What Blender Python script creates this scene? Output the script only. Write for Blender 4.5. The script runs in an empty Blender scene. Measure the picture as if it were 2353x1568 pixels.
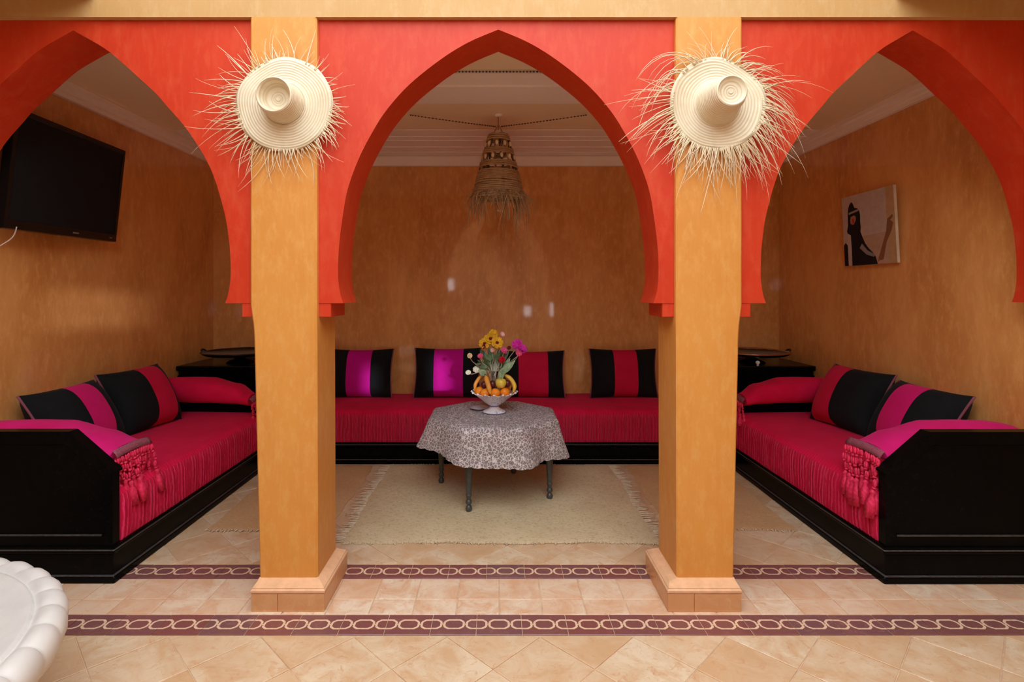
import bpy, bmesh, math, random
from mathutils import Vector, Matrix
PI = math.pi
scene = bpy.context.scene
COL = scene.collection

# ------------------------------------------------------------------ camera
cam_d = bpy.data.cameras.new('camera')
cam_d.sensor_fit = 'HORIZONTAL'
cam_d.sensor_width = 36.0
cam_d.lens = 1250.0 / 2353.0 * 36.0
cam_d.shift_x = 31.5 / 2353.0
cam_d.shift_y = -115.0 / 2353.0
cam_d.clip_start = 0.02
cam = bpy.data.objects.new('camera', cam_d)
cam.location = (0, 0, 1.5)
cam.rotation_euler = (PI / 2, 0, 0)
COL.objects.link(cam)
scene.camera = cam

# ------------------------------------------------------------------ sky and sun
world = bpy.data.worlds.new('sky')
scene.world = world
world.use_nodes = True
wn = world.node_tree
bg = wn.nodes['Background']
tc = wn.nodes.new('ShaderNodeTexCoord')
sep = wn.nodes.new('ShaderNodeSeparateXYZ')
ramp = wn.nodes.new('ShaderNodeValToRGB')
ramp.color_ramp.elements[0].color = (0.96, 0.97, 1.0, 1)
ramp.color_ramp.elements[1].color = (0.80, 0.90, 1.0, 1)
wn.links.new(tc.outputs['Generated'], sep.inputs[0])
wn.links.new(sep.outputs['Z'], ramp.inputs[0])
wn.links.new(ramp.outputs[0], bg.inputs[0])
bg.inputs[1].default_value = 5.0

sun_d = bpy.data.lights.new('sun', 'SUN')
sun_d.energy = 2.4
sun_d.color = (0.86, 0.85, 1.0)
sun_d.angle = 0.02
sun = bpy.data.objects.new('sun', sun_d)
sun.rotation_euler = Vector((-0.25, 1.0, -0.045)).to_track_quat('-Z', 'Y').to_euler()
sun.location = (4, -8, 2)
COL.objects.link(sun)

scene.view_settings.view_transform = 'Standard'
scene.view_settings.look = 'None'
scene.view_settings.gamma = 1.0
scene.view_settings.use_curve_mapping = False
scene.view_settings.exposure = 0.08
scene.cycles.use_denoising = True
scene.cycles.max_bounces = 14
scene.cycles.diffuse_bounces = 10
scene.cycles.glossy_bounces = 4
scene.cycles.transparent_max_bounces = 12
scene.cycles.sample_clamp_indirect = 8.0

# ------------------------------------------------------------------ helpers
def world_loc(o):
    v = Vector((0, 0, 0))
    while o is not None:
        v = v + o.location
        o = o.parent
    return v

def tag(o, label=None, cat=None, group=None, kind=None):
    if label: o['label'] = label
    if cat: o['category'] = cat
    if group: o['group'] = group
    if kind: o['kind'] = kind
    return o

def thing(name, label, cat, loc=(0, 0, 0), rot=(0, 0, 0), group=None, kind=None):
    o = bpy.data.objects.new(name, None)
    o.empty_display_size = 0.1
    COL.objects.link(o)
    o.location = loc
    o.rotation_euler = rot
    return tag(o, label, cat, group, kind)

def link(name, me, parent=None):
    o = bpy.data.objects.new(name, me)
    COL.objects.link(o)
    o.parent = parent
    return o

def copy_tree(o, parent=None):
    c = o.copy()
    COL.objects.link(c)
    c.parent = parent
    for ch in list(o.children):
        copy_tree(ch, c)
    return c

class MB:
    def __init__(self, xf=None):
        self.v = []; self.f = []; self.xf = xf
    def vert(self, p):
        self.v.append(tuple(p)); return len(self.v) - 1
    def quadbox(self, x0, x1, y0, y1, z0, z1):
        b = len(self.v)
        for z in (z0, z1):
            for (x, y) in ((x0, y0), (x1, y0), (x1, y1), (x0, y1)):
                self.v.append((x, y, z))
        for q in ((0, 1, 2, 3), (4, 7, 6, 5), (0, 4, 5, 1), (1, 5, 6, 2), (2, 6, 7, 3), (3, 7, 4, 0)):
            self.f.append(tuple(b + i for i in q))
        return self
    def box(self, x0, x1, y0, y1, z0, z1, bev=0.0, segs=2):
        if bev <= 0:
            return self.quadbox(x0, x1, y0, y1, z0, z1)
        bm = bmesh.new()
        bmesh.ops.create_cube(bm, size=1.0)
        for w in bm.verts:
            w.co = Vector(((x0 + x1) / 2 + w.co.x * (x1 - x0), (y0 + y1) / 2 + w.co.y * (y1 - y0), (z0 + z1) / 2 + w.co.z * (z1 - z0)))
        bmesh.ops.bevel(bm, geom=bm.edges[:], offset=bev, segments=segs, affect='EDGES', profile=0.6)
        b = len(self.v)
        bm.verts.index_update()
        for w in bm.verts: self.v.append(tuple(w.co))
        for f in bm.faces: self.f.append(tuple(b + w.index for w in f.verts))
        bm.free()
        return self
    def grid(self, nu, nv, fn, cu=False, cv=False):
        b = len(self.v)
        for i in range(nu):
            for j in range(nv):
                self.v.append(tuple(fn(i, j)))
        for i in range(nu if cu else nu - 1):
            for j in range(nv if cv else nv - 1):
                i2 = (i + 1) % nu; j2 = (j + 1) % nv
                self.f.append((b + i * nv + j, b + i2 * nv + j, b + i2 * nv + j2, b + i * nv + j2))
        return self
    def lathe(self, prof, c=(0, 0, 0), segs=32, axis='Z', mod=None):
        # prof: list of (r, h); mod(theta, r, h) -> (r, h)
        def fn(i, j):
            t = 2 * PI * i / segs
            r, h = prof[j]
            if mod: r, h = mod(t, r, h)
            if axis == 'Z': return (c[0] + r * math.cos(t), c[1] + r * math.sin(t), c[2] + h)
            return (c[0] + r * math.cos(t), c[1] - h, c[2] + r * math.sin(t))   # axis -Y
        return self.grid(segs, len(prof), fn, cu=True)
    def tube(self, pts, rad, segs=6, cap=True):
        pts = [Vector(p) for p in pts]
        n = len(pts)
        rs = rad if isinstance(rad, (list, tuple)) else [rad] * n
        b = len(self.v)
        up = Vector((0, 0, 1))
        pu = None
        for i, p in enumerate(pts):
            d = (pts[min(i + 1, n - 1)] - pts[max(i - 1, 0)])
            d = d.normalized() if d.length > 1e-9 else Vector((0, 0, 1))
            if pu is None:
                a = up if abs(d.z) < 0.9 else Vector((1, 0, 0))
                u = d.cross(a).normalized()
            else:
                u = pu - d * pu.dot(d)
                u = u.normalized() if u.length > 1e-6 else d.orthogonal().normalized()
            pu = u
            w = d.cross(u)
            for k in range(segs):
                t = 2 * PI * k / segs
                q = p + (u * math.cos(t) + w * math.sin(t)) * rs[i]
                self.v.append(tuple(q))
        for i in range(n - 1):
            for k in range(segs):
                k2 = (k + 1) % segs
                self.f.append((b + i * segs + k, b + i * segs + k2, b + (i + 1) * segs + k2, b + (i + 1) * segs + k))
        if cap:
            self.f.append(tuple(b + k for k in range(segs))[::-1])
            self.f.append(tuple(b + (n - 1) * segs + k for k in range(segs)))
        return self
    def prism(self, poly, to3, d0, d1):
        # poly 2D points; to3(a, b, d) -> 3D
        n = len(poly); b = len(self.v)
        for d in (d0, d1):
            for (p, q) in poly: self.v.append(tuple(to3(p, q, d)))
        self.f.append(tuple(b + i for i in range(n))[::-1])
        self.f.append(tuple(b + n + i for i in range(n)))
        for i in range(n):
            j = (i + 1) % n
            self.f.append((b + i, b + j, b + n + j, b + n + i))
        return self
    def ellipsoid(self, c, rx, ry, rz, nu=16, nv=9, rot=None):
        def fn(i, j):
            t = 2 * PI * i / nu; a = PI * (j + 0.02) / (nv - 1 + 0.04) - PI / 2
            p = Vector((rx * math.cos(a) * math.cos(t), ry * math.cos(a) * math.sin(t), rz * math.sin(a)))
            if rot: p = rot @ p
            return (c[0] + p.x, c[1] + p.y, c[2] + p.z)
        return self.grid(nu, nv, fn, cu=True)
    def mesh(self, name, smooth=False, sharp=None):
        vs = [self.xf(*p) for p in self.v] if self.xf else self.v
        me = bpy.data.meshes.new(name)
        me.from_pydata([tuple(p) for p in vs], [], self.f)
        bm = bmesh.new(); bm.from_mesh(me)
        bmesh.ops.recalc_face_normals(bm, faces=bm.faces[:])
        bm.to_mesh(me); bm.free()
        if smooth:
            for p in me.polygons: p.use_smooth = True
            if sharp is not None:
                try: me.set_sharp_from_angle(angle=math.radians(sharp))
                except Exception: pass
        return me
    def build(self, name, mat, parent=None, smooth=False, sharp=None, local=False):
        if parent is not None and not local:
            L = world_loc(parent)
            old = self.xf
            self.xf = (lambda x, y, z, o=old: tuple(Vector(o(x, y, z) if o else (x, y, z)) - L))
        me = self.mesh(name, smooth, sharp)
        me.materials.append(mat)
        return link(name, me, parent)

# ------------------------------------------------------------------ materials
def new_mat(name):
    m = bpy.data.materials.new(name); m.use_nodes = True
    nt = m.node_tree
    return m, nt, nt.nodes['Principled BSDF']

def N(nt, kind, **kw):
    n = nt.nodes.new(kind)
    for k, v in kw.items(): setattr(n, k, v)
    return n

def mixc(nt, fac, a, b, blend='MIX'):
    m = N(nt, 'ShaderNodeMix', data_type='RGBA', blend_type=blend)
    for sock, val in ((m.inputs[0], fac), (m.inputs[6], a), (m.inputs[7], b)):
        if hasattr(val, 'is_output'): nt.links.new(val, sock)
        elif isinstance(val, (int, float)): sock.default_value = val
        else: sock.default_value = (val[0], val[1], val[2], 1)
    return m.outputs[2]

def mapped(nt, scale=(1, 1, 1), rand=False):
    t = N(nt, 'ShaderNodeTexCoord')
    mp = N(nt, 'ShaderNodeMapping')
    mp.inputs['Scale'].default_value = scale
    nt.links.new(t.outputs['Object'], mp.inputs['Vector'])
    if rand:
        oi = N(nt, 'ShaderNodeObjectInfo')
        mul = N(nt, 'ShaderNodeMath', operation='MULTIPLY'); mul.inputs[1].default_value = 37.0
        nt.links.new(oi.outputs['Random'], mul.inputs[0])
        cb = N(nt, 'ShaderNodeCombineXYZ')
        for i in range(3): nt.links.new(mul.outputs[0], cb.inputs[i])
        nt.links.new(cb.outputs[0], mp.inputs['Location'])
    return mp.outputs[0]

def noise(nt, vec, scale, detail=5, rough=0.6, dist=0.0):
    n = N(nt, 'ShaderNodeTexNoise')
    n.inputs['Scale'].default_value = scale
    n.inputs['Detail'].default_value = detail
    n.inputs['Roughness'].default_value = rough
    n.inputs['Distortion'].default_value = dist
    nt.links.new(vec, n.inputs['Vector'])
    return n.outputs['Fac']

def rampv(nt, fac, lo, hi):
    r = N(nt, 'ShaderNodeMapRange')
    r.inputs['From Min'].default_value = lo; r.inputs['From Max'].default_value = hi
    nt.links.new(fac, r.inputs['Value'])
    return r.outputs[0]

def bump(nt, bsdf, h, strength, dist=0.01):
    b = N(nt, 'ShaderNodeBump')
    b.inputs['Strength'].default_value = strength; b.inputs['Distance'].default_value = dist
    nt.links.new(h, b.inputs['Height'])
    nt.links.new(b.outputs[0], bsdf.inputs['Normal'])
    return b

def plaster(name, c1, c2, c3, rough=0.5, bstr=0.12, stretch=(1, 1, 0.45), spec=0.4, coat=0.0, coat_rough=0.15, sc=2.2):
    m, nt, b = new_mat(name)
    v = mapped(nt, stretch)
    n1 = noise(nt, v, sc, 7, 0.62, 0.6)
    n2 = noise(nt, v, sc * 9, 6, 0.7)
    n3 = noise(nt, mapped(nt, (3, 3, 0.5)), sc * 6, 4, 0.6)
    c = mixc(nt, rampv(nt, n1, 0.33, 0.67), c1, c2)
    c = mixc(nt, rampv(nt, n2, 0.48, 0.8), c, c3)
    mm = N(nt, 'ShaderNodeMath', operation='MULTIPLY'); mm.inputs[1].default_value = 0.35
    nt.links.new(rampv(nt, n3, 0.5, 0.75), mm.inputs[0])
    c = mixc(nt, mm.outputs[0], c, c3)
    nt.links.new(c, b.inputs['Base Color'])
    b.inputs['Roughness'].default_value = rough
    b.inputs['Specular IOR Level'].default_value = spec
    b.inputs['Coat Weight'].default_value = coat
    b.inputs['Coat Roughness'].default_value = coat_rough
    bump(nt, b, n2, bstr, 0.006)
    return m

def simple(name, col, rough=0.5, spec=0.5, metal=0.0, var=0.12, sc=14, bstr=0.0, coat=0.0, rand=False):
    m, nt, b = new_mat(name)
    n1 = noise(nt, mapped(nt, rand=rand), sc, 4, 0.6)
    d = tuple(max(0, x * (1 - var)) for x in col); l = tuple(min(1, x * (1 + var)) for x in col)
    nt.links.new(mixc(nt, rampv(nt, n1, 0.3, 0.7), d, l), b.inputs['Base Color'])
    b.inputs['Roughness'].default_value = rough
    b.inputs['Specular IOR Level'].default_value = spec
    b.inputs['Metallic'].default_value = metal
    b.inputs['Coat Weight'].default_value = coat
    if bstr: bump(nt, b, n1, bstr, 0.004)
    return m

def velvet(name, c1, c2, sheen=0.35, stripe=None, sheen_col=(1, 0.5, 0.8)):
    m, nt, b = new_mat(name)
    v = mapped(nt)
    n1 = noise(nt, v, 5.0, 5, 0.6)
    n2 = noise(nt, v, 240, 2, 0.5)
    c = mixc(nt, rampv(nt, n1, 0.3, 0.7), c1, c2)
    nt.links.new(c, b.inputs['Base Color'])
    b.inputs['Roughness'].default_value = 0.85
    b.inputs['Specular IOR Level'].default_value = 0.15
    b.inputs['Sheen Weight'].default_value = sheen
    b.inputs['Sheen Roughness'].default_value = 0.45
    b.inputs['Sheen Tint'].default_value = (*sheen_col, 1)
    bump(nt, b, n2, 0.15, 0.002)
    return m

def woven(name, c1, c2, c3, sc=60, rough=0.9, bstr=0.5):
    m, nt, b = new_mat(name)
    v = mapped(nt)
    n1 = noise(nt, v, 3.0, 5, 0.6)
    n2 = noise(nt, v, sc, 4, 0.75)
    n3 = noise(nt, mapped(nt, (0.25, 1, 1)), sc * 2.2, 2, 0.5)
    c = mixc(nt, rampv(nt, n1, 0.35, 0.65), c1, c2)
    c = mixc(nt, rampv(nt, n2, 0.50, 0.78), c, c3)
    nt.links.new(c, b.inputs['Base Color'])
    b.inputs['Roughness'].default_value = rough
    b.inputs['Specular IOR Level'].default_value = 0.1
    bump(nt, b, n3, bstr, 0.006)
    return m

def straw_mat(name, c1, c2, c3, rings=True):
    m, nt, b = new_mat(name)
    t = N(nt, 'ShaderNodeTexCoord')
    sp = N(nt, 'ShaderNodeSeparateXYZ'); nt.links.new(t.outputs['Object'], sp.inputs[0])
    v = mapped(nt)
    n1 = noise(nt, v, 30, 4, 0.6)
    c = mixc(nt, rampv(nt, n1, 0.3, 0.7), c1, c2)
    if rings:
        sx = N(nt, 'ShaderNodeMath', operation='POWER'); sx.inputs[1].default_value = 2; nt.links.new(sp.outputs[0], sx.inputs[0])
        sz = N(nt, 'ShaderNodeMath', operation='POWER'); sz.inputs[1].default_value = 2; nt.links.new(sp.outputs[2], sz.inputs[0])
        ad = N(nt, 'ShaderNodeMath', operation='ADD'); nt.links.new(sx.outputs[0], ad.inputs[0]); nt.links.new(sz.outputs[0], ad.inputs[1])
        sq = N(nt, 'ShaderNodeMath', operation='SQRT'); nt.links.new(ad.outputs[0], sq.inputs[0])
        a2 = N(nt, 'ShaderNodeMath', operation='ADD'); nt.links.new(sq.outputs[0], a2.inputs[0])
        yy = N(nt, 'ShaderNodeMath', operation='MULTIPLY'); yy.inputs[1].default_value = 0.9; nt.links.new(sp.outputs[1], yy.inputs[0])
        nt.links.new(yy.outputs[0], a2.inputs[1])
        fr = N(nt, 'ShaderNodeMath', operation='MULTIPLY'); fr.inputs[1].default_value = 2 * PI / 0.0125; nt.links.new(a2.outputs[0], fr.inputs[0])
        sn = N(nt, 'ShaderNodeMath', operation='SINE'); nt.links.new(fr.outputs[0], sn.inputs[0])
        c = mixc(nt, rampv(nt, sn.outputs[0], 0.3, 1.0), c, c3)
        bump(nt, b, sn.outputs[0], 0.35, 0.003)
    nt.links.new(c, b.inputs['Base Color'])
    b.inputs['Roughness'].default_value = 0.6
    b.inputs['Specular IOR Level'].default_value = 0.3
    return m

def tile_mat(name, c1, c2, c3, c4, rough=0.35):
    m, nt, b = new_mat(name)
    v = mapped(nt, rand=True)
    n1 = noise(nt, v, 7, 6, 0.65, 0.8)
    n2 = noise(nt, v, 22, 6, 0.7, 1.2)
    oi = N(nt, 'ShaderNodeObjectInfo')
    c = mixc(nt, rampv(nt, n1, 0.38, 0.60), c1, c2)
    c = mixc(nt, rampv(nt, n2, 0.54, 0.74), c, c3)
    mm = N(nt, 'ShaderNodeMath', operation='MULTIPLY'); mm.inputs[1].default_value = 0.6
    nt.links.new(oi.outputs['Random'], mm.inputs[0])
    c = mixc(nt, mm.outputs[0], c, c4)
    nt.links.new(c, b.inputs['Base Color'])
    b.inputs['Roughness'].default_value = rough
    b.inputs['Specular IOR Level'].default_value = 0.5
    bump(nt, b, n2, 0.1, 0.004)
    return m

OCHRE = plaster('ochre_plaster', (0.66, 0.29, 0.055), (0.60, 0.235, 0.038), (0.70, 0.36, 0.10), 0.5, 0.10, coat=0.1, coat_rough=0.3)
OCHRE_IN = plaster('ochre_tadelakt', (0.80, 0.40, 0.12), (0.58, 0.235, 0.055), (0.84, 0.46, 0.16), 0.42, 0.10, coat=1.0, coat_rough=0.05)
OCHRE_SKYLIT = plaster('ochre_plaster_skylit', (0.53, 0.325, 0.125), (0.49, 0.285, 0.095), (0.57, 0.38, 0.18), 0.6, 0.1)  # pillar ochre made paler, sky light on the beam put into the colour
RED = plaster('red_plaster', (0.57, 0.042, 0.010), (0.51, 0.030, 0.007), (0.60, 0.075, 0.026), 0.5, 0.10, spec=0.3, coat=0.05, coat_rough=0.25)
COURT = plaster('courtyard_plaster', (0.50, 0.28, 0.11), (0.44, 0.23, 0.08), (0.54, 0.33, 0.15), 0.7, 0.1)
GYPSUM = plaster('gypsum', (0.93, 0.88, 0.82), (0.92, 0.86, 0.80), (0.94, 0.90, 0.84), 0.7, 0.05)
CEIL = plaster('ceiling_paint', (0.90, 0.76, 0.52), (0.88, 0.73, 0.49), (0.91, 0.78, 0.54), 0.7, 0.05)
TILE = tile_mat('terracotta_tile', (0.62, 0.40, 0.22), (0.74, 0.59, 0.40), (0.55, 0.26, 0.12), (0.60, 0.36, 0.18))
TILE_PALE = tile_mat('pale_terracotta_tile', (0.68, 0.40, 0.23), (0.80, 0.64, 0.46), (0.60, 0.30, 0.15), (0.68, 0.38, 0.21))
MORTAR = simple('mortar', (0.62, 0.42, 0.26), 0.8, 0.2, var=0.2, sc=20)
TILE_PURPLE = tile_mat('purple_glazed_tile', (0.21, 0.092, 0.078), (0.18, 0.080, 0.080), (0.29, 0.14, 0.12), (0.24, 0.065, 0.052), 0.2)
TILE_CREAM = simple('cream_glaze', (0.76, 0.52, 0.34), 0.25, 0.5, var=0.15, sc=60)
PLINTH_T = tile_mat('plinth_tile_glaze', (0.68, 0.36, 0.16), (0.62, 0.30, 0.12), (0.72, 0.42, 0.22), (0.64, 0.30, 0.12), 0.3)
PLINTH_C = simple('plinth_cap_glaze', (0.76, 0.44, 0.24), 0.28, 0.5, var=0.12, sc=20)
EBONY = simple('black_lacquered_wood', (0.0022, 0.0022, 0.0022), 0.26, 0.07, var=0.4, sc=30)
EBONY_HL = simple('black_edge_highlight', (0.05, 0.047, 0.044), 0.35, 0.5, var=0.5, sc=60)  # edge highlights put into the colour as a lighter black
BLACKV = velvet('black_velvet', (0.006, 0.007, 0.008), (0.009, 0.010, 0.011), 0.05, sheen_col=(0.5, 0.6, 0.7))
PINK = velvet('magenta_velvet', (0.58, 0.006, 0.12), (0.68, 0.012, 0.17), 0.10)
PINK_WARMLIT = velvet('magenta_velvet_warmlit', (0.52, 0.007, 0.040), (0.60, 0.010, 0.065), 0.06)  # same magenta velvet, warm bounced light put into the colour as red
PINK_COOLLIT = velvet('magenta_velvet_coollit', (0.50, 0.004, 0.24), (0.58, 0.006, 0.32), 0.08)  # same magenta velvet, cool light on two back cushions put into the colour
SEATV = velvet('crimson_pleated_cover', (0.62, 0.004, 0.045), (0.72, 0.008, 0.072), 0.08)
def ribbed(name, c1, c2, c3, axis, period):
    m, nt, b = new_mat(name)
    t = N(nt, 'ShaderNodeTexCoord'); sp = N(nt, 'ShaderNodeSeparateXYZ'); nt.links.new(t.outputs['Object'], sp.inputs[0])
    n1 = noise(nt, mapped(nt), 9, 4, 0.6)
    mu = N(nt, 'ShaderNodeMath', operation='MULTIPLY_ADD'); mu.inputs[1].default_value = 2 * PI / period
    nt.links.new(sp.outputs[axis], mu.inputs[0]); 
    nm = N(nt, 'ShaderNodeMath', operation='MULTIPLY'); nm.inputs[1].default_value = 9.0; nt.links.new(n1, nm.inputs[0]); nt.links.new(nm.outputs[0], mu.inputs[2])
    sn = N(nt, 'ShaderNodeMath', operation='SINE'); nt.links.new(mu.outputs[0], sn.inputs[0])
    c = mixc(nt, rampv(nt, n1, 0.3, 0.7), c1, c2)
    nt.links.new(mixc(nt, rampv(nt, sn.outputs[0], 0.1, 1.0), c, c3), b.inputs['Base Color'])
    b.inputs['Roughness'].default_value = 0.7
    b.inputs['Specular IOR Level'].default_value = 0.2
    b.inputs['Sheen Weight'].default_value = 0.1
    bump(nt, b, sn.outputs[0], 0.5, 0.004)
    return m
SKIRT = [ribbed('crimson_ribbed_skirt_%d' % a, (0.48, 0.002, 0.032), (0.56, 0.004, 0.048), (0.74, 0.028, 0.11), a, 0.0135) for a in (0, 1)]
PIPE_C = velvet('dusty_pink_piping', (0.20, 0.06, 0.08), (0.30, 0.09, 0.12), 0.1)
BRAID = simple('dusty_mauve_braid', (0.30, 0.08, 0.11), 0.8, 0.2, var=0.5, sc=160, bstr=0.5)
TASSEL = simple('tassel_silk', (0.72, 0.025, 0.09), 0.6, 0.3, var=0.35, sc=90, bstr=0.3)
STRAW = straw_mat('straw_weave', (0.70, 0.60, 0.41), (0.76, 0.69, 0.52), (0.61, 0.50, 0.32))
STRAW_F = straw_mat('straw_strand', (0.72, 0.59, 0.37), (0.80, 0.71, 0.51), (0.6, 0.45, 0.2), rings=False)
RAFFIA = straw_mat('raffia', (0.36, 0.23, 0.11), (0.50, 0.36, 0.20), (0.3, 0.2, 0.1), rings=False)
RAFFIA_D = simple('raffia_dark', (0.12, 0.07, 0.035), 0.8, 0.2, var=0.4, sc=60, bstr=0.4)
RUG_M = woven('beige_rug', (0.62, 0.49, 0.29), (0.68, 0.55, 0.34), (0.36, 0.25, 0.12), 55)
RUG_F = simple('rug_fringe_wool', (0.66, 0.56, 0.40), 0.9, 0.1, var=0.2, sc=40)
MAT_M = woven('tan_mat', (0.56, 0.34, 0.16), (0.62, 0.39, 0.20), (0.44, 0.25, 0.11), 70)
STONE = simple('white_carved_stone', (0.62, 0.59, 0.54), 0.55, 0.4, var=0.06, sc=12, bstr=0.12)
TV_BLK = simple('tv_plastic', (0.006, 0.006, 0.006), 0.3, 0.3, var=0.1)
TV_SCR = simple('tv_screen', (0.014, 0.016, 0.018), 0.5, 0.04, var=0.05)
GREYM = simple('grey_mark', (0.25, 0.25, 0.25), 0.4, 0.5)
TABLE_M = simple('dark_grey_painted_wood', (0.055, 0.062, 0.058), 0.38, 0.5, var=0.25, sc=25)
CERAMIC = None

def lace_mat():
    m, nt, b = new_mat('lace')
    v0 = mapped(nt)
    wn_ = N(nt, 'ShaderNodeTexNoise'); wn_.inputs['Scale'].default_value = 30; wn_.inputs['Detail'].default_value = 2
    nt.links.new(v0, wn_.inputs['Vector'])
    sub_ = N(nt, 'ShaderNodeVectorMath', operation='MULTIPLY_ADD'); sub_.inputs[1].default_value = (0.03, 0.03, 0.03)
    nt.links.new(wn_.outputs['Color'], sub_.inputs[0]); nt.links.new(v0, sub_.inputs[2])
    v = sub_.outputs[0]
    vo = N(nt, 'ShaderNodeTexVoronoi', feature='DISTANCE_TO_EDGE'); vo.inputs['Scale'].default_value = 48
    nt.links.new(v, vo.inputs['Vector'])
    vo2 = N(nt, 'ShaderNodeTexVoronoi', feature='DISTANCE_TO_EDGE'); vo2.inputs['Scale'].default_value = 120
    nt.links.new(v, vo2.inputs['Vector'])
    vf = N(nt, 'ShaderNodeTexVoronoi'); vf.inputs['Scale'].default_value = 24
    nt.links.new(v, vf.inputs['Vector'])
    a = rampv(nt, vo.outputs[0], 0.11, 0.05)
    a2 = rampv(nt, vo2.outputs[0], 0.10, 0.03)
    fl = rampv(nt, vf.outputs[0], 0.34, 0.26)      # filled flowers
    mx = N(nt, 'ShaderNodeMath', operation='MAXIMUM'); nt.links.new(a, mx.inputs[0])
    h = N(nt, 'ShaderNodeMath', operation='MULTIPLY'); h.inputs[1].default_value = 0.55; nt.links.new(a2, h.inputs[0])
    nt.links.new(h.outputs[0], mx.inputs[1])
    c = mixc(nt, mx.outputs[0], (0.24, 0.20, 0.19), (0.66, 0.60, 0.60))
    fm = N(nt, 'ShaderNodeMath', operation='MULTIPLY'); fm.inputs[1].default_value = 0.5; nt.links.new(fl, fm.inputs[0])
    c = mixc(nt, fm.outputs[0], c, (0.24, 0.21, 0.21))
    nt.links.new(c, b.inputs['Base Color'])
    b.inputs['Roughness'].default_value = 0.8
    b.inputs['Specular IOR Level'].default_value = 0.2
    al = N(nt, 'ShaderNodeMapRange'); al.inputs['To Min'].default_value = 0.72; al.inputs['To Max'].default_value = 1.0
    nt.links.new(mx.outputs[0], al.inputs['Value'])
    nt.links.new(al.outputs[0], b.inputs['Alpha'])
    bump(nt, b, mx.outputs[0], 0.5, 0.003)
    return m
LACE = lace_mat()

# ------------------------------------------------------------------ dimensions
XL, XR = -2.88, 2.838          # side walls
YB = 5.5                       # back wall
YF = 2.60                      # front face of pillars and beam
YP, YPB = 2.63, 2.875          # red arch panels, front and back
ZT = 2.81                      # underside of the beam
ZC = 2.90                      # ceiling of the room
GX0, GX1 = -1.93, 1.90         # edges of the open courtyard

# ------------------------------------------------------------------ setting
fl = thing('floor', 'terracotta tiled floor laid on the diagonal with two chain patterned border strips', None, (0, 0, 0), kind='structure')
MB().box(-3.8, 3.8, -2.6, 5.6, -0.15, -0.004).build('floor_bed', MORTAR, fl)

def clip(poly, x0, x1, y0, y1):
    def cut(P, inside, inter):
        out = []
        for i in range(len(P)):
            a, b = P[i], P[(i + 1) % len(P)]
            if inside(a):
                out.append(a)
                if not inside(b): out.append(inter(a, b))
            elif inside(b): out.append(inter(a, b))
        return out
    def ix(c): return lambda a, b: (c, a[1] + (b[1] - a[1]) * (c - a[0]) / (b[0] - a[0]))
    def iy(c): return lambda a, b: (a[0] + (b[0] - a[0]) * (c - a[1]) / (b[1] - a[1]), c)
    for ins, it in ((lambda p: p[0] >= x0, ix(x0)), (lambda p: p[0] <= x1, ix(x1)), (lambda p: p[1] >= y0, iy(y0)), (lambda p: p[1] <= y1, iy(y1))):
        if poly: poly = cut(poly, ins, it)
    return poly

def area(P):
    return 0.5 * sum(P[i][0] * P[(i + 1) % len(P)][1] - P[(i + 1) % len(P)][0] * P[i][1] for i in range(len(P)))

rng = random.Random(5)
_tile_cache = {}
def tile(poly, mat, name='tile', parent=None, inset=0.0022):
    cx = sum(p[0] for p in poly) / len(poly); cy = sum(p[1] for p in poly) / len(poly)
    key = (mat.name,) + tuple((round(p[0] - cx, 3), round(p[1] - cy, 3)) for p in poly)
    me = _tile_cache.get(key)
    if me is None:
        L = [(p[0] - cx, p[1] - cy) for p in poly]
        n = len(L)
        def shrink(d):
            out = []
            for (x, y) in L:
                r = math.hypot(x, y) or 1
                out.append((x * (1 - d * 1.4 / r), y * (1 - d * 1.4 / r)))
            return out
        m = MB()
        rings = [(shrink(inset), -0.012), (shrink(inset), -0.0015), (shrink(inset + 0.0025), 0.0)]
        for R, z in rings:
            for (x, y) in R: m.v.append((x, y, z))
        for k in range(2):
            for i in range(n):
                j = (i + 1) % n
                m.f.append((k * n + i, k * n + j, (k + 1) * n + j, (k + 1) * n + i))
        m.f.append(tuple(2 * n + i for i in range(n)))
        me = m.mesh(name)
        me.materials.append(mat)
        _tile_cache[key] = me
    o = link(name, me, parent)
    o.location = (cx, cy, rng.uniform(-0.0008, 0.0008))
    return o

TS = 0.285 / math.sqrt(2)     # half diagonal of the big tiles
def diagonal(x0, x1, y0, y1, ox, oy, hidden):
    ni = int((x1 - x0) / TS) + 4; nj = int((y1 - y0) / TS) + 4
    for i in range(-2, ni):
        for j in range(-2, nj):
            if (i + j) % 2: continue
            cx = x0 + ox + i * TS; cy = y0 + oy + j * TS
            P = clip([(cx - TS, cy), (cx, cy - TS), (cx + TS, cy), (cx, cy + TS)], x0, x1, y0, y1)
            if len(P) < 3 or abs(area(P)) < 0.0012: continue
            if hidden(P): continue
            tile(P, TILE, parent=fl)
def hid_in(P):
    if all(p[1] > 4.75 for p in P): return True
    if all(abs(p[0]) > 2.02 and p[1] > 2.8 for p in P): return True
    if all(abs(p[0]) < 0.9 and p[1] > 3.3 for p in P): return True
    return False
diagonal(XL + 0.01, XR - 0.01, 2.985, YB - 0.02, 0.10, 0.02, hid_in)
diagonal(-2.7, 2.85, 1.35, 2.367, 0.06, 0.0, lambda P: False)
# straight rows between the two border strips
for i in range(-14, 14):
    x = i * 0.2025 + 0.005
    if x < -2.75 or x > 2.75: continue
    tile([(x, 2.645), (x + 0.2025, 2.645), (x + 0.2025, 2.835), (x, 2.835)], TILE_PALE, parent=fl)
    tile([(x, 2.522), (x + 0.2025, 2.522), (x + 0.2025, 2.645), (x, 2.645)], TILE_PALE, parent=fl)

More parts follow.
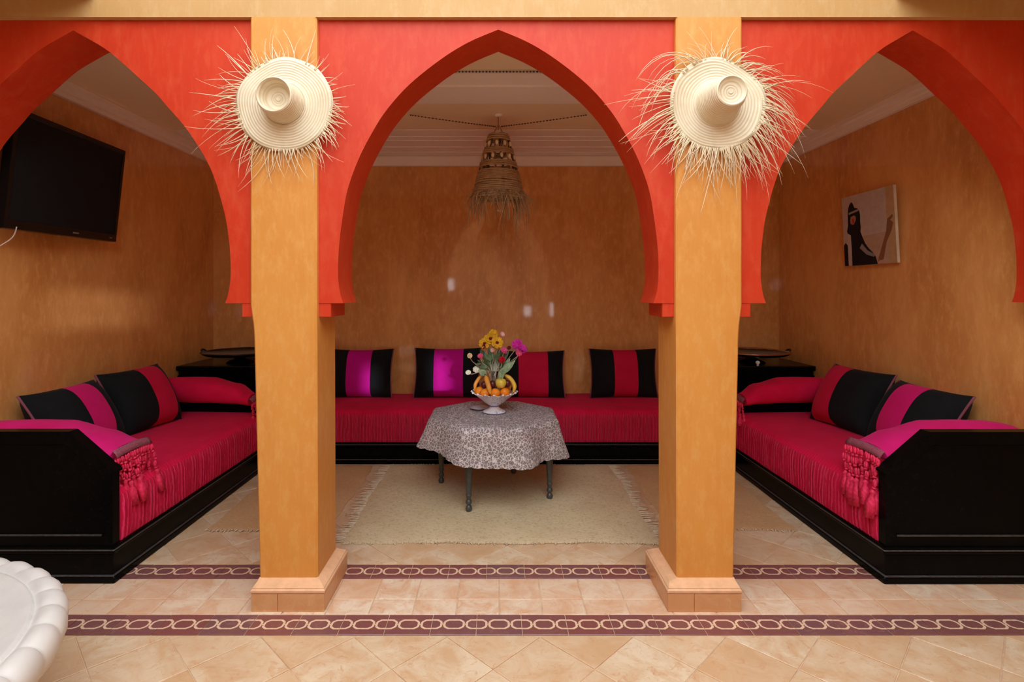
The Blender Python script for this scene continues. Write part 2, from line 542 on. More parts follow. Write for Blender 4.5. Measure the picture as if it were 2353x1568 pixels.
# chain pattern of the border strips: inlaid links on each tile
def link_ring(m, cx, half=None, a=0.043, b=0.031, w=0.0095):
    # stretched octagonal ring; half: -1 keeps x<0 side, +1 keeps x>0 side
    def ring(a, b):
        e = b * 0.40
        return [(a, e), (a * 0.90, b * 0.66), (a * 0.58, b), (-a * 0.58, b), (-a * 0.90, b * 0.66), (-a, e), (-a, -e), (-a * 0.90, -b * 0.66), (-a * 0.58, -b), (a * 0.58, -b), (a * 0.90, -b * 0.66), (a, -e)]
    O = ring(a + w / 2, b + w / 2); I = ring(a - w / 2, b - w / 2)
    n = len(O)
    for i in range(n):
        j = (i + 1) % n
        q = [O[i], O[j], I[j], I[i]]
        if half == 1: q = clip(q, 0, 9, -9, 9)
        if half == -1: q = clip(q, -9, 0, -9, 9)
        if not q or len(q) < 3: continue
        base = len(m.v)
        for (x, y) in q: m.v.append((cx + x, y, 0.0))
        m.f.append(tuple(base + k for k in range(len(q))))
def knot(m, cx):
    for (x0, x1, y0, y1) in ((-0.007, 0.007, -0.004, 0.004),):
        b = len(m.v)
        m.v += [(cx + x0, y0, 0), (cx + x1, y0, 0), (cx + x1, y1, 0), (cx + x0, y1, 0)]
        m.f.append((b, b + 1, b + 2, b + 3))
lm = MB()
link_ring(lm, 0.0); link_ring(lm, -0.1005, 1); link_ring(lm, 0.1005, -1); knot(lm, 0.0505); knot(lm, -0.0505)
link_me = lm.mesh('link_inlay'); link_me.materials.append(TILE_CREAM)
for (y0, y1, ph, xa, xb) in ((2.372, 2.520, 0.02, -2.7, 2.75), (2.838, 2.982, 0.055, -2.05, 2.05)):
    x = -2.75 + ph
    while x < 2.75:
        if x + 0.2 > xa and x < xb:
            t = tile([(x, y0), (x + 0.2025, y0), (x + 0.2025, y1), (x, y1)], TILE_PURPLE, 'border_tile', fl, 0.0014)
            k = link('link_inlay', link_me, t); k.location = (0, 0, 0.0005)
        x += 0.2025

# walls of the room
def wall(name, label, boxes, mat):
    m = MB()
    for b in boxes: m.box(*b)
    o = m.build(name, mat)
    return tag(o, label, None, None, 'structure')
wall('wall_back', 'polished ochre brown back wall of the seating room', [(XL - 0.2, XR + 0.2, YB, YB + 0.2, 0, 3.1)], OCHRE_IN)
wall('wall_left', 'ochre brown side wall carrying the television', [(XL - 0.2, XL, YPB, YB, 0, 3.1)], OCHRE_IN)
wall('wall_right', 'ochre brown side wall carrying the small canvas picture', [(XR, XR + 0.2, YPB, YB, 0, 3.1)], OCHRE_IN)
wall('ceiling', 'plain warm white ceiling of the seating room', [(XL - 0.2, XR + 0.2, YPB - 0.1, YB + 0.2, ZC, 3.15)], CEIL)
wall('wall_front', 'ochre plaster beam, coloured paler as if sky-lit, running over the red arches', [(-3.8, 3.8, YF, 2.9, ZT, 4.4), (XL - 0.92, XL, YP, 2.88, 0, ZT), (XR, XR + 0.97, YP, 2.88, 0, ZT)], OCHRE_SKYLIT)
# the courtyard round the camera
wall('wall_courtyard_left', 'outer courtyard wall under the left gallery', [(-3.9, -3.7, -2.6, YF, 0, 3.0)], COURT)
wall('wall_courtyard_right', 'outer courtyard wall under the right gallery', [(3.7, 3.9, -2.6, YF, 0, 3.0)], COURT)
wall('ceiling_gallery_left', 'gallery over the left side of the courtyard', [(-3.9, GX0, -2.6, YF, 2.905, 3.2), (GX0 - 0.2, GX0, -2.6, YF, 3.2, 4.4)], COURT)
wall('ceiling_gallery_right', 'gallery over the right side of the courtyard', [(GX1, 3.9, -2.6, YF, 2.905, 3.2), (GX1, GX1 + 0.2, -2.6, YF, 3.2, 4.4)], COURT)
# wall behind, with small openings added for the sun patch and wall glint
WA = (-1.40, -1.10, 1.52, 1.80); WB = (0.64, 0.82, 0.87, 1.12); WC = (1.28, 1.50, 0.87, 1.20)
wall('wall_courtyard_back', 'courtyard wall facing the arcade with three small openings added to let in the sun patch and glint', [
    (-3.9, WA[0], -2.7, -2.5, 0, 3.5), (WA[1], WB[0], -2.7, -2.5, 0, 3.5), (WB[1], WC[0], -2.7, -2.5, 0, 3.5), (WC[1], 3.9, -2.7, -2.5, 0, 3.5),
    (WC[0], WC[1], -2.7, -2.5, 0, WC[2]), (WC[0], WC[1], -2.7, -2.5, WC[3], 3.5),
    (WA[0], WA[1], -2.7, -2.5, 0, WA[2]), (WA[0], WA[1], -2.7, -2.5, WA[3], 3.5),
    (WB[0], WB[1], -2.7, -2.5, 0, WB[2]), (WB[0], WB[1], -2.7, -2.5, WB[3], 3.5)], COURT)

# ceiling mouldings
tri = [0]
def trim(poly, to3, d0, d1, label, mat=GYPSUM):
    tri[0] += 1
    o = MB().prism(poly, to3, d0, d1).build('trim_%d' % tri[0], mat)
    return tag(o, label, None, None, 'structure')
side_prof = [(0, 2.772), (0.03, 2.772), (0.03, 2.800), (0.048, 2.806), (0.048, 2.832), (0.072, 2.840), (0.072, 2.872), (0.058, 2.882), (0.058, ZC - 0.001), (0, ZC - 0.001)]
trim(side_prof, lambda p, z, d: (XL + p, d, z), YPB, YB, 'stepped plaster cornice along the wall with the television')
trim(side_prof, lambda p, z, d: (XR - p, d, z), YPB, YB, 'stepped plaster cornice along the wall with the canvas picture')
back_prof = [(0, 2.758), (0.045, 2.758), (0.045, 2.853), (0.022, 2.858), (0.022, 2.866), (0.14, 2.866), (0.14, 2.872), (0.30, 2.874), (0.30, 2.881), (0.50, 2.882), (0.50, 2.888), (0.60, 2.888), (0.60, 2.893), (0.79, 2.894), (0.79, ZC - 0.001), (0, ZC - 0.001)]
trim(back_prof, lambda p, z, d: (d, YB - p, z), XL + 0.06, XR - 0.06, 'wide stepped plaster cornice above the back wall')
fr_prof = [(3.45, ZC - 0.001), (3.45, ZC - 0.022), (3.64, ZC - 0.024), (3.64, ZC - 0.034), (3.69, ZC - 0.034), (3.69, ZC - 0.024), (4.00, ZC - 0.022), (4.02, ZC - 0.001)]
trim(fr_prof, lambda y, z, d: (d, y, z), -1.3, 1.3, 'plaster band crossing the ceiling in front of the lamp')

# ------------------------------------------------------------------ pillars
def pillar(label, xo_t, xi_t, xo_b, xi_b, po, pi_, s):
    # s=-1 left pillar (outer side is -x); widths at top (t) and bottom (b)
    t = thing('pillar', label, 'pillar', ((xo_b + xi_b) / 2, 2.75, 0), group='ochre pillars of the arcade')
    m = MB()
    zb, zm = 0.10, 1.34
    rows = [(xo_b, xi_b, zb), (xo_b + (xo_t - xo_b) * 0.62, xi_t + (xi_b - xi_t) * 0.2, zm - 0.06), (xo_b + (xo_t - xo_b) * 0.72, xi_t, zm), (xo_t, xi_t, zm + 0.09), (xo_t, xi_t, ZT)]
    bv = 0.007
    prof = []
    for (xo, xi, z) in rows:
        a, b = min(xo, xi), max(xo, xi)
        prof.append([(a + bv, YF), (b - bv, YF), (b, YF + bv), (b, 2.895 - bv), (b - bv, 2.895), (a + bv, 2.895), (a, 2.895 - bv), (a, YF + bv)])
    for k, P in enumerate(prof):
        for (x, y) in P: m.v.append((x, y, rows[k][2]))
    for k in range(len(prof) - 1):
        for i in range(8):
            j = (i + 1) % 8
            m.f.append((k * 8 + i, k * 8 + j, (k + 1) * 8 + j, (k + 1) * 8 + i))
    m.f.append(tuple(range(8))); m.f.append(tuple(32 + i for i in range(8)))
    m.build('shaft', OCHRE, t)
    # plinth faced with tiles, a moulded cap on top
    a, b = min(po, pi_), max(po, pi_)
    y0, y1 = 2.54, 2.925
    MB().box(a + 0.006, b - 0.006, y0 + 0.006, y1 - 0.006, 0, 0.10).build('plinth_core', MORTAR, t)
    xm = a + (b - a) * 0.36
    for (u, v) in ((a, xm), (xm, b)):
        MB().box(u + 0.001, v - 0.001, y0, y0 + 0.012, 0, 0.083, 0.0015, 1).build('plinth_tile', PLINTH_T, t)
    for (u, v) in ((y0 + 0.012, 2.73), (2.73, y1)):
        for (p, q) in ((a, a + 0.01), (b - 0.01, b)):
            MB().box(p, q, u + 0.001, v - 0.001, 0, 0.083, 0.0015, 1).build('plinth_tile', PLINTH_T, t)
    xo, xi = min(xo_b, xi_b), max(xo_b, xi_b)
    cap = MB()
    steps = [(a, b, y0, 0.086), (a - 0.002, b + 0.002, y0 - 0.003, 0.092), (a - 0.002, b + 0.002, y0 - 0.003, 0.100), (a + 0.004, b - 0.004, y0 + 0.004, 0.106), (a + 0.004, b - 0.004, y0 + 0.004, 0.110), (min(a + 0.02, xo - 0.001), max(b - 0.03, xi + 0.001), YF - 0.022, 0.124), (xo - 0.002, xi + 0.002, YF - 0.003, 0.130)]
    for (p, q, r, z) in steps:
        yb = y1 + (y0 - r)
        for c in ((p, r), (q, r), (q, max(yb, 2.9)), (p, max(yb, 2.9))): cap.v.append((c[0], c[1], z))
    for k in range(len(steps) - 1):
        for i in range(4):
            j = (i + 1) % 4
            cap.f.append((k * 4 + i, k * 4 + j, (k + 1) * 4 + j, (k + 1) * 4 + i))
    cap.f.append((0, 1, 2, 3)); n = (len(steps) - 1) * 4; cap.f.append((n, n + 1, n + 2, n + 3))
    cap.build('plinth_cap', PLINTH_C, t)
    return t
pillar('ochre plaster pillar between the television bay and the middle arch', -1.186, -0.868, -1.140, -0.863, -1.155, -0.812, -1)
pillar('ochre plaster pillar between the middle arch and the bay with the canvas picture', 1.166, 0.850, 1.125, 0.853, 1.136, 0.792, 1)

# ------------------------------------------------------------------ arches
S = 2.63 / 1250.0
center_prof = [(68, 0), (97, 68), (137, 133), (195, 205), (252, 256), (305, 290), (368, 322), (435, 346), (501, 358), (557, 365), (600, 368), (640, 368), (665, 365), (683, 361), (697, 356)]
side_prof2 = [(70, 0), (84, 25), (119, 82), (178, 148), (214, 187), (243, 212), (303, 262), (388, 312), (488, 343), (557, 354), (600, 357), (640, 357), (665, 354), (683, 350), (697, 345)]
def spline(P, sub=5):
    out = []
    for i in range(len(P) - 1):
        p0 = P[max(i - 1, 0)]; p1 = P[i]; p2 = P[i + 1]; p3 = P[min(i + 2, len(P) - 1)]
        for k in range(sub):
            t = k / sub
            out.append(tuple(0.5 * ((2 * p1[a]) + (-p0[a] + p2[a]) * t + (2 * p0[a] - 5 * p1[a] + 4 * p2[a] - p3[a]) * t * t + (-p0[a] + 3 * p1[a] - 3 * p2[a] + p3[a]) * t ** 3) for a in (0, 1)))
    out.append(P[-1])
    return out
def arch(label, xc, xl, xr, prof, hws):
    t = thing('arch', label, 'arch', (xc, 2.75, 1.37), group='red plaster arches of the arcade')
    C = [(1.5 + (669 - y) * S, hw * S * hws) for (y, hw) in spline(prof)]   # (z, half width), apex first
    m = MB()
    n = len(C)
    for s, xe in ((-1, xl), (1, xr)):
        b = len(m.v)
        for y in (YP, YPB):
            for (z, hw) in C:
                m.v.append((xc + s * hw, y, z)); m.v.append((xe, y, z))
        def idx(yk, i, e): return b + yk * n * 2 + i * 2 + e
        for i in range(n - 1):
            for yk in (0, 1):
                m.f.append((idx(yk, i, 0), idx(yk, i, 1), idx(yk, i + 1, 1), idx(yk, i + 1, 0)))
            m.f.append((idx(0, i, 0), idx(0, i + 1, 0), idx(1, i + 1, 0), idx(1, i, 0)))
        m.f.append((idx(0, n - 1, 0), idx(0, n - 1, 1), idx(1, n - 1, 1), idx(1, n - 1, 0)))
    z0 = C[0][0]
    b = len(m.v)
    for y in (YP, YPB):
        for (x, z) in ((xl, z0), (xc, z0), (xr, z0), (xr, ZT + 0.005), (xc, ZT + 0.005), (xl, ZT + 0.005)): m.v.append((x, y, z))
    for o in (0, 6):
        m.f.append((b + o, b + o + 1, b + o + 4, b + o + 5)); m.f.append((b + o + 1, b + o + 2, b + o + 3, b + o + 4))
    bm_o = m.build('arch_panel', RED, t)
    # recompute a clean mesh (merge doubles)
    bm = bmesh.new(); bm.from_mesh(bm_o.data)
    bmesh.ops.remove_doubles(bm, verts=bm.verts[:], dist=1e-5)
    bmesh.ops.recalc_face_normals(bm, faces=bm.faces[:])
    bm.to_mesh(bm_o.data); bm.free()
    for p in bm_o.data.polygons: p.use_smooth = True
    try: bm_o.data.set_sharp_from_angle(angle=math.radians(35))
    except Exception: pass
    zb = C[-1][0]
    for s, xe in ((-1, xl), (1, xr)):
        a, c = xe, xe - s * 0.062
        MB().box(min(a, c), max(a, c), YP + 0.004, YPB - 0.004, zb - 0.068, zb + 0.005, 0.003, 1).build('corbel', RED, t)
    return t
arch('red pointed arch in front of the television bay', -2.055, XL, -1.18, side_prof2, 1.012)
arch('red pointed arch in the middle framing the hanging lamp', 0.0, -0.872, 0.856, center_prof, 1.0)
arch('red pointed arch in front of the bay with the canvas picture', 2.004, 1.16, XR, side_prof2, 0.978)

# ------------------------------------------------------------------ sofas
def sofa(label, L, D, xf, loc, arms, zt=0.475, skirt_axis=1, grp='black wooden sofas with crimson covers'):
    t = thing('sofa', label, 'sofa', loc, group=grp)
    def mb(): return MB(xf)
    mb().box(0, L, 0, D, 0, 0.036, 0.006, 1).build('base_plinth', EBONY, t)
    mb().box(0.012, L, 0.014, D, 0.036, 0.150, 0.004, 1).build('base_rail', EBONY, t)
    mb().box(0.002, L, 0.004, D, 0.034, 0.042, 0.003, 1).build('plinth_bead', EBONY_HL, t)
    mb().box(0.004, L, 0.004, D, 0.150, 0.188, 0.008, 2).build('top_moulding', EBONY, t)
    mb().box(0.001, L, 0.001, D, 0.166, 0.174, 0.003, 1).build('moulding_bead', EBONY_HL, t)
    u0 = arms[0]; u1 = L - arms[1]
    # mattress under a pleated cover
    path = [(0.020, 0.186), (0.014, 0.20), (0.012, 0.26), (0.012, 0.33), (0.014, 0.39), (0.022, 0.43), (0.045, zt - 0.016), (0.085, zt - 0.004), (0.16, zt), (0.35, zt + 0.006), (D * 0.7, zt + 0.004), (D - 0.004, zt), (D - 0.004, 0.186)]
    amp = [0.3, 1, 1, 1, 1, 0.7, 0.25, 0.05, 0, 0, 0, 0, 0]
    pitch = 0.024
    n = int((u1 - u0) / pitch) * 6
    rr = random.Random(int(L * 100) + int(loc[0] * 10))
    ph = [0.0]
    for i in range(n + 1): ph.append(ph[-1] + (u1 - u0) / n * rr.uniform(0.8, 1.2))
    def fn(i, j):
        u = u0 + (u1 - u0) * i / n
        v, z = path[j]
        w = math.cos(2 * PI * ph[i] / pitch) * 0.0085 * amp[j] + 0.003 * math.sin(u * 9 + j * 0.6) * min(1, amp[j] * 2)
        sag = 0.004 * math.sin(u * 5.0 + v * 6) if 6 < j < 12 else 0
        return (u, v + w, z + sag)
    m = mb()
    m.grid(n + 1, len(path), fn)
    b = len(m.v)
    for e in (0, n):
        m.f.append(tuple(e * len(path) + j for j in range(len(path))))
    o = m.build('mattress', SEATV, t, smooth=True, sharp=50)
    o.data.materials.append(SKIRT[skirt_axis])
    nq = len(path) - 1
    for i in range(n):
        for j in range(5): o.data.polygons[i * nq + j].material_index = 1
    return t

def side_arm(t, xf, D, u, front=True):
    # u: position along the length of the outer face; polygon in (v, z)
    def to3(v, z, d): return (u + d, v, z)
    if front:
        P = [(0.018, 0.186), (0.018, 0.570), (0.245, 0.767), (D, 0.767), (D, 0.186)]
        I = [(0.075, 0.245), (0.075, 0.545), (0.262, 0.705), (D - 0.06, 0.705), (D - 0.06, 0.245)]
        MB(xf).prism(P, to3, 0.022, 0.066).build('arm_panel', EBONY, t)
        m = MB(xf)
        n = len(P)
        for (poly, d) in ((P, 0.022), (P, 0.016), ([(p[0] + (q[0] - p[0]) * 0.9, p[1] + (q[1] - p[1]) * 0.9) for p, q in zip(P, I)], 0.014), (I, 0.022)):
            for (v, z) in poly: m.v.append(to3(v, z, d))
        for k in range(3):
            for i in range(n):
                j = (i + 1) % n
                m.f.append((k * n + i, k * n + j, (k + 1) * n + j, (k + 1) * n + i))
        m.build('panel_frame', EBONY, t)
        # cap rail along the top and chamfer
        m = MB(xf)
        o = 0.010
        Q = [(0.018 - o, 0.562), (0.018 - o, 0.574), (0.241, 0.767 + o), (D, 0.767 + o), (D, 0.765), (0.246, 0.765), (0.020, 0.568)]
        m.prism(Q, to3, 0.012, 0.074).build('arm_cap', EBONY, t)
        MB(xf).prism([(0.075, 0.240), (0.075, 0.248), (D - 0.06, 0.248), (D - 0.06, 0.240)], to3, 0.012, 0.018).build('panel_bead', EBONY_HL, t)
    else:
        MB(xf).box(u - 0.05, u, 0.03, D, 0.186, 0.565, 0.006, 1).build('arm_panel', EBONY, t)

Ls, Dl, Dr = 1.87, 2.88 - 1.965 - 0.006, 2.838 - 1.97 - 0.006
xfl = lambda u, v, z: (-(1.965 + v), 2.782 + u, z)
xfr = lambda u, v, z: (1.97 + v, 2.776 + u, z)
sl = sofa('black wooden sofa with crimson seat below the television', Ls, Dl, xfl, (-2.42, 3.7, 0), (0.08, 0.055))
side_arm(sl, xfl, Dl, 0.0); side_arm(sl, xfl, Dl, Ls - 0.001, False)
sr = sofa('black wooden sofa with crimson seat below the canvas picture', Ls, Dr, xfr, (2.40, 3.7, 0), (0.08, 0.055))
side_arm(sr, xfr, Dr, 0.0); side_arm(sr, xfr, Dr, Ls - 0.001, False)
xfb = lambda u, v, z: (-2.06 + u, 4.70 + v, z)
sb = sofa('long black wooden sofa with crimson seat along the back wall behind the table', 4.06, 0.794, xfb, (0, 5.1, 0), (0.05, 0.05), zt=0.465, skirt_axis=0)
for u in (0.0, 4.06 - 0.045):
    MB(xfb).box(u, u + 0.045, 0.02, 0.794, 0.186, 0.60, 0.006, 1).build('arm_panel', EBONY, sb)

# ------------------------------------------------------------------ cushions
def pillow_pt(u, v, side, W, H, T, extra=0.0):
    # a fat lens with slightly drawn-in sides
    # u, v in [-1, 1]; pinched corners
    px = 1 - 0.07 * (1 - v * v) * abs(u) ** 3
    pz = 1 - 0.06 * (1 - u * u) * abs(v) ** 3
    x = u * W / 2 * px; z = v * H / 2 * pz
    th = T / 2 * (max(0.0, 1 - abs(u) ** 2.6) ** 0.55) * (max(0.0, 1 - abs(v) ** 2.6) ** 0.55)
    return (x, side * (th + extra), z + H / 2)
def cushion_mesh(W, H, T, u0, u1, extra, nu, nv):
    m = MB()
    for side in (-1, 1):
        m.grid(nu, nv, lambda i, j: pillow_pt(u0 + (u1 - u0) * i / (nu - 1), -1 + 2 * j / (nv - 1), side, W, H, T, extra))
    return m
def cushion(label, loc, rz, tilt, mid, W=0.60, H=0.47, T=0.23, c0=-0.30, c1=0.30, roll=0.0, grp='striped velvet cushions'):
    t = thing('cushion', label, 'cushion', loc, (-math.radians(tilt), roll, math.radians(rz)), grp)
    cushion_mesh(W, H, T, -1, 1, 0.0, 25, 21).build('cover', BLACKV, t, smooth=True, local=True)
    cushion_mesh(W, H, T + 0.001, c0, c1, 0.0018, 13, 21).build('centre_stripe', mid, t, smooth=True, local=True)
    for s in (-1, 1):
        pts = [pillow_pt(s * 0.992, -1 + 2 * j / 16, 0, W, H, T) for j in range(17)]
        MB().tube(pts, 0.0075, 6).build('side_piping', PIPE_C, t, smooth=True, local=True)
    return t
zs = 0.477
cushion('striped cushion with pink middle on the television side sofa, nearer the front bolster', (-2.58, 3.48, zs), 90, 30, PINK, c0=-0.22, c1=0.42, T=0.28)
cushion('striped cushion with red middle on the television side sofa, nearer the back bolster', (-2.565, 4.07, zs), 84, 27, PINK_WARMLIT, H=0.49, c0=-0.12, c1=0.62, T=0.28)
cushion('striped cushion with dark red middle on the picture side sofa, nearer the back bolster', (2.53, 4.07, zs), -84, 27, PINK_WARMLIT, H=0.49, c0=-0.78, c1=-0.02, T=0.28)
cushion('striped cushion with pink middle on the picture side sofa, nearer the front bolster', (2.545, 3.47, zs), -90, 30, PINK, c0=-0.40, c1=0.28, T=0.28)
zb_ = 0.468
gb = 'striped cushions on the back sofa'
cushion('magenta and black cushion at the left end of the back sofa, beside the pillar', (-1.355, 5.25, zb_), 0, 12, PINK_COOLLIT, W=0.66, H=0.475, c0=-0.30, c1=0.40, grp=gb)
cushion('magenta and black cushion on the back sofa just left of the flowers', (-0.495, 5.25, zb_), 0, 12, PINK_COOLLIT, W=0.655, H=0.485, c0=-0.38, c1=0.48, grp=gb)
cushion('red and black cushion on the back sofa just right of the flowers', (0.335, 5.25, zb_), 0, 14, PINK_WARMLIT, W=0.63, H=0.46, c0=-0.45, c1=0.46, grp=gb)
cushion('red and black cushion at the right end of the back sofa, beside the pillar', (1.215, 5.25, zb_), 0, 10, PINK_WARMLIT, W=0.66, H=0.475, c0=-0.32, c1=0.36, grp=gb)

# ------------------------------------------------------------------ bolsters with tassels
def tassel_mesh(n_rows, skirt):
    m = MB()
    z = 0.0
    for r in range(n_rows):
        off = 0.006 if r % 2 else -0.006
        for s in (-1, 1):
            m.ellipsoid((s * 0.0065 + off, 0, z - 0.017), 0.0055, 0.007, 0.016, 8, 7)
        m.ellipsoid((off, 0, z - 0.036), 0.009, 0.009, 0.006, 8, 5)
        z -= 0.042
    prof = [(0.004, 0), (0.011, -0.008), (0.012, -0.016), (0.009, -0.022), (0.014, -0.04), (0.018, -0.5 * skirt), (0.020, -skirt), (0.0, -skirt + 0.006)]
    m.lathe(prof, (0, 0, z), 10, mod=lambda t, r, h: (r * (1 + 0.12 * math.cos(5 * t)), h))
    return m
tas_a = tassel_mesh(3, 0.115).mesh('tassel', True); tas_a.materials.append(TASSEL)
tas_b = tassel_mesh(2, 0.09).mesh('tassel', True); tas_b.materials.append(TASSEL)
def bolster(label, s, x_wall, x_end, yc, wy, keys, tas, n_t, hang, seed, grp, cover=None):
    # s: -1 left, +1 right; keys: (t, zc, half thickness, half width) from wall (t=0) to room end (t=1)
    loc = (s * (x_wall + x_end) / 2, yc, keys[0][1] - keys[0][2])
    t = thing('bolster', label, 'bolster', loc, group=grp)
    def at(k):
        for i in range(len(keys) - 1):
            a, b = keys[i], keys[i + 1]
            if a[0] <= k <= b[0]:
                f = (k - a[0]) / (b[0] - a[0]); f = f * f * (3 - 2 * f) if i > 0 else math.sin(f * PI / 2)
                return tuple(a[q] + (b[q] - a[q]) * f for q in (1, 2, 3))
        return keys[-1][1:]
    NU, NV = 30, 28
    def fn(i, j):
        k = i / (NU - 1); zc, ht, hw = at(k)
        a = 2 * PI * j / NV
        ca, sa = math.cos(a), math.sin(a)
        e = 0.8
        y = yc + hw * math.copysign(abs(ca) ** e, ca)
        z = zc + ht * math.copysign(abs(sa) ** e, sa) + 0.004 * math.sin(9 * k + 3 * a)
        return (s * (x_wall + (x_end - x_wall) * k), y, z)
    m = MB(); m.grid(NU, NV, fn, cv=True)
    m.f.append(tuple(range(NV))); m.f.append(tuple((NU - 1) * NV + j for j in range(NV)))
    m.build('bolster_cover', cover or PINK, t, smooth=True, sharp=60)
    # braid along the room end, tassels below it
    zc, ht, hw = at(1.0)
    xe = s * (x_end - 0.012)
    m = MB()
    pts_o = []
    for d, dz in ((0, 0.012), (0.014, 0.0), (0.026, -0.022)):
        row = []
        for j in range(15):
            f = -1 + 2 * j / 14
            row.append((xe - s * d, yc + f * hw * 1.02, zc + ht * 0.6 * (1 - f * f) * 0.5 + dz + 0.012))
        pts_o.append(row)
    m.grid(3, 15, lambda i, j: pts_o[i][j])
    o = m.build('braid_band', BRAID, t, smooth=True)
    sol = o.modifiers.new('thick', 'SOLIDIFY'); sol.thickness = 0.006; sol.offset = 1
    rr = random.Random(seed)
    for q in range(n_t):
        f = -1 + 2 * q / (n_t - 1)
        o = link('tassel', tas, t)
        dz = -0.010 + ht * 0.3 * (1 - f * f)
        o.location = Vector((xe - s * (0.026 + rr.uniform(0, 0.008)), yc + f * hw * 0.98, zc + dz)) - Vector(loc)
        o.rotation_euler = (rr.uniform(-0.16, 0.16), s * (hang + rr.uniform(-0.1, 0.1)), PI / 2 + rr.uniform(-0.4, 0.4))
        k = rr.uniform(1.05, 1.35); o.scale = (k, k, k)
    return t
kf = [(0, 0.645, 0.125, 0.12), (0.15, 0.645, 0.138, 0.145), (0.55, 0.640, 0.138, 0.15), (0.80, 0.640, 0.09, 0.148), (1.0, 0.628, 0.030, 0.14)]
kb = [(0, 0.665, 0.07, 0.08), (0.12, 0.675, 0.100, 0.12), (0.55, 0.672, 0.100, 0.13), (0.82, 0.642, 0.085, 0.125), (1.0, 0.590, 0.045, 0.11)]
gbol = 'magenta bolsters with tassels'
bolster('magenta tasselled bolster inside the front arm of the television side sofa', -1, 2.845, 2.045, 3.005, 0.3, kf, tas_a, 12, 0.12, 1, gbol)
bolster('magenta tasselled bolster inside the front arm of the picture side sofa', 1, 2.805, 2.045, 3.000, 0.3, kf, tas_a, 11, 0.12, 2, gbol)
bolster('crimson tasselled bolster on the back arm of the television side sofa', -1, 2.868, 2.05, 4.56, 0.3, kb, tas_b, 9, 0.1, 3, gbol, SEATV)  # redder cover than the front bolsters, warm bounce put into its colour
bolster('crimson tasselled bolster on the back arm of the picture side sofa', 1, 2.826, 2.03, 4.555, 0.3, kb, tas_b, 9, 0.1, 4, gbol, SEATV)  # warm bounce put into the cover colour here too

# ------------------------------------------------------------------ corner cabinets and dishes
def cabinet(label, x0, x1):
    t = thing('corner_cabinet', label, 'cabinet', ((x0 + x1) / 2, 5.17, 0), group='black corner cabinets')
    y0, y1, h = 4.845, 5.494, 0.83
    MB().box(x0 + 0.01, x1 - 0.01, y0 + 0.02, y1, 0.0, h - 0.04, 0.004, 1).build('body', EBONY, t)
    MB().box(x0, x1, y0, y1, h - 0.042, h, 0.008, 2).build('top', EBONY, t)
    MB().box(x0 + 0.004, x1 - 0.004, y0 + 0.010, y1, h - 0.10, h - 0.085, 0.004, 1).build('moulding', EBONY, t)
    w = (x1 - x0) / 2
    for k in (0, 1):
        a = x0 + 0.03 + k * w; b = x0 + w - 0.015 + k * w - (0.015 if k else 0)
        d = MB().box(a, b, y0 + 0.006, y0 + 0.022, 0.06, h - 0.12, 0.004, 1).build('door', EBONY, t)
        xk = b - 0.03 if k == 0 else a + 0.03
        MB().lathe([(0.0, 0.018), (0.008, 0.017), (0.011, 0.011), (0.006, 0.004), (0.006, 0)], (xk, y0 + 0.006, 0.5), 12, 'Y').build('knob', EBONY_HL, d, smooth=True)
    return t
cabinet('black corner cabinet beside the television side sofa', -2.872, -2.12)
cabinet('black corner cabinet beside the picture side sofa', 2.07, 2.83)
DISH = simple('dark_bronze', (0.03, 0.026, 0.022), 0.22, 0.6, metal=0.6, var=0.3, sc=40)
DISH_REFL = simple('rim_wall_reflection', (0.55, 0.26, 0.11), 0.22, 0.6, metal=0.9, var=0.15, sc=40)  # reflection of the orange wall put into the rim colour
def dish(label, x, y, mat_rim, R=0.33):
    z = 0.8305
    t = thing('footed_dish', label, 'dish', (x, y, z), group='footed metal dishes on the corner cabinets')
    prof = [(0.0, 0.0), (0.115, 0.0), (0.12, 0.008), (0.10, 0.02), (0.055, 0.032), (0.05, 0.045), (0.10, 0.052), (R - 0.04, 0.074), (R - 0.005, 0.090), (R, 0.098), (R - 0.006, 0.101), (R - 0.05, 0.084), (0.08, 0.066), (0.0, 0.064)]
    MB().lathe(prof, (x, y, z), 40).build('dish_body', DISH, t, smooth=True, sharp=40)
    MB().lathe([(R - 0.014, 0.0975), (R - 0.012, 0.1055), (R + 0.004, 0.108), (R + 0.007, 0.101), (R - 0.002, 0.096)], (x, y, z), 40).build('rim', mat_rim, t, smooth=True)
    for s in (-1, 1):
        pts = [(x + s * (R - 0.002), y - 0.03, z + 0.10), (x + s * (R + 0.022), y - 0.025, z + 0.115), (x + s * (R + 0.03), y, z + 0.122), (x + s * (R + 0.022), y + 0.025, z + 0.115), (x + s * (R - 0.002), y + 0.03, z + 0.10)]
        MB().tube(pts, 0.008, 8).build('handle', DISH, t, smooth=True)
    return t
dish('dark metal footed dish on the corner cabinet in the television bay', -2.43, 5.12, DISH)
dish('dark metal footed dish, orange wall reflection in its rim colour, on the corner cabinet in the picture bay', 2.385, 5.12, DISH_REFL)
WHITE = simple('white_glaze', (0.85, 0.84, 0.82), 0.2, 0.5, var=0.03)
k = thing('egg_ornament', 'tiny white ceramic ornament on the corner cabinet in the picture bay', 'ornament', (2.325, 4.875, 0.8305))
MB().lathe([(0.0, 0.0), (0.010, 0.0), (0.011, 0.004), (0.006, 0.008), (0.014, 0.016), (0.019, 0.026), (0.018, 0.034), (0.010, 0.042), (0.0, 0.045)], (2.325, 4.875, 0.8305), 16).build('ornament_body', WHITE, k, smooth=True)

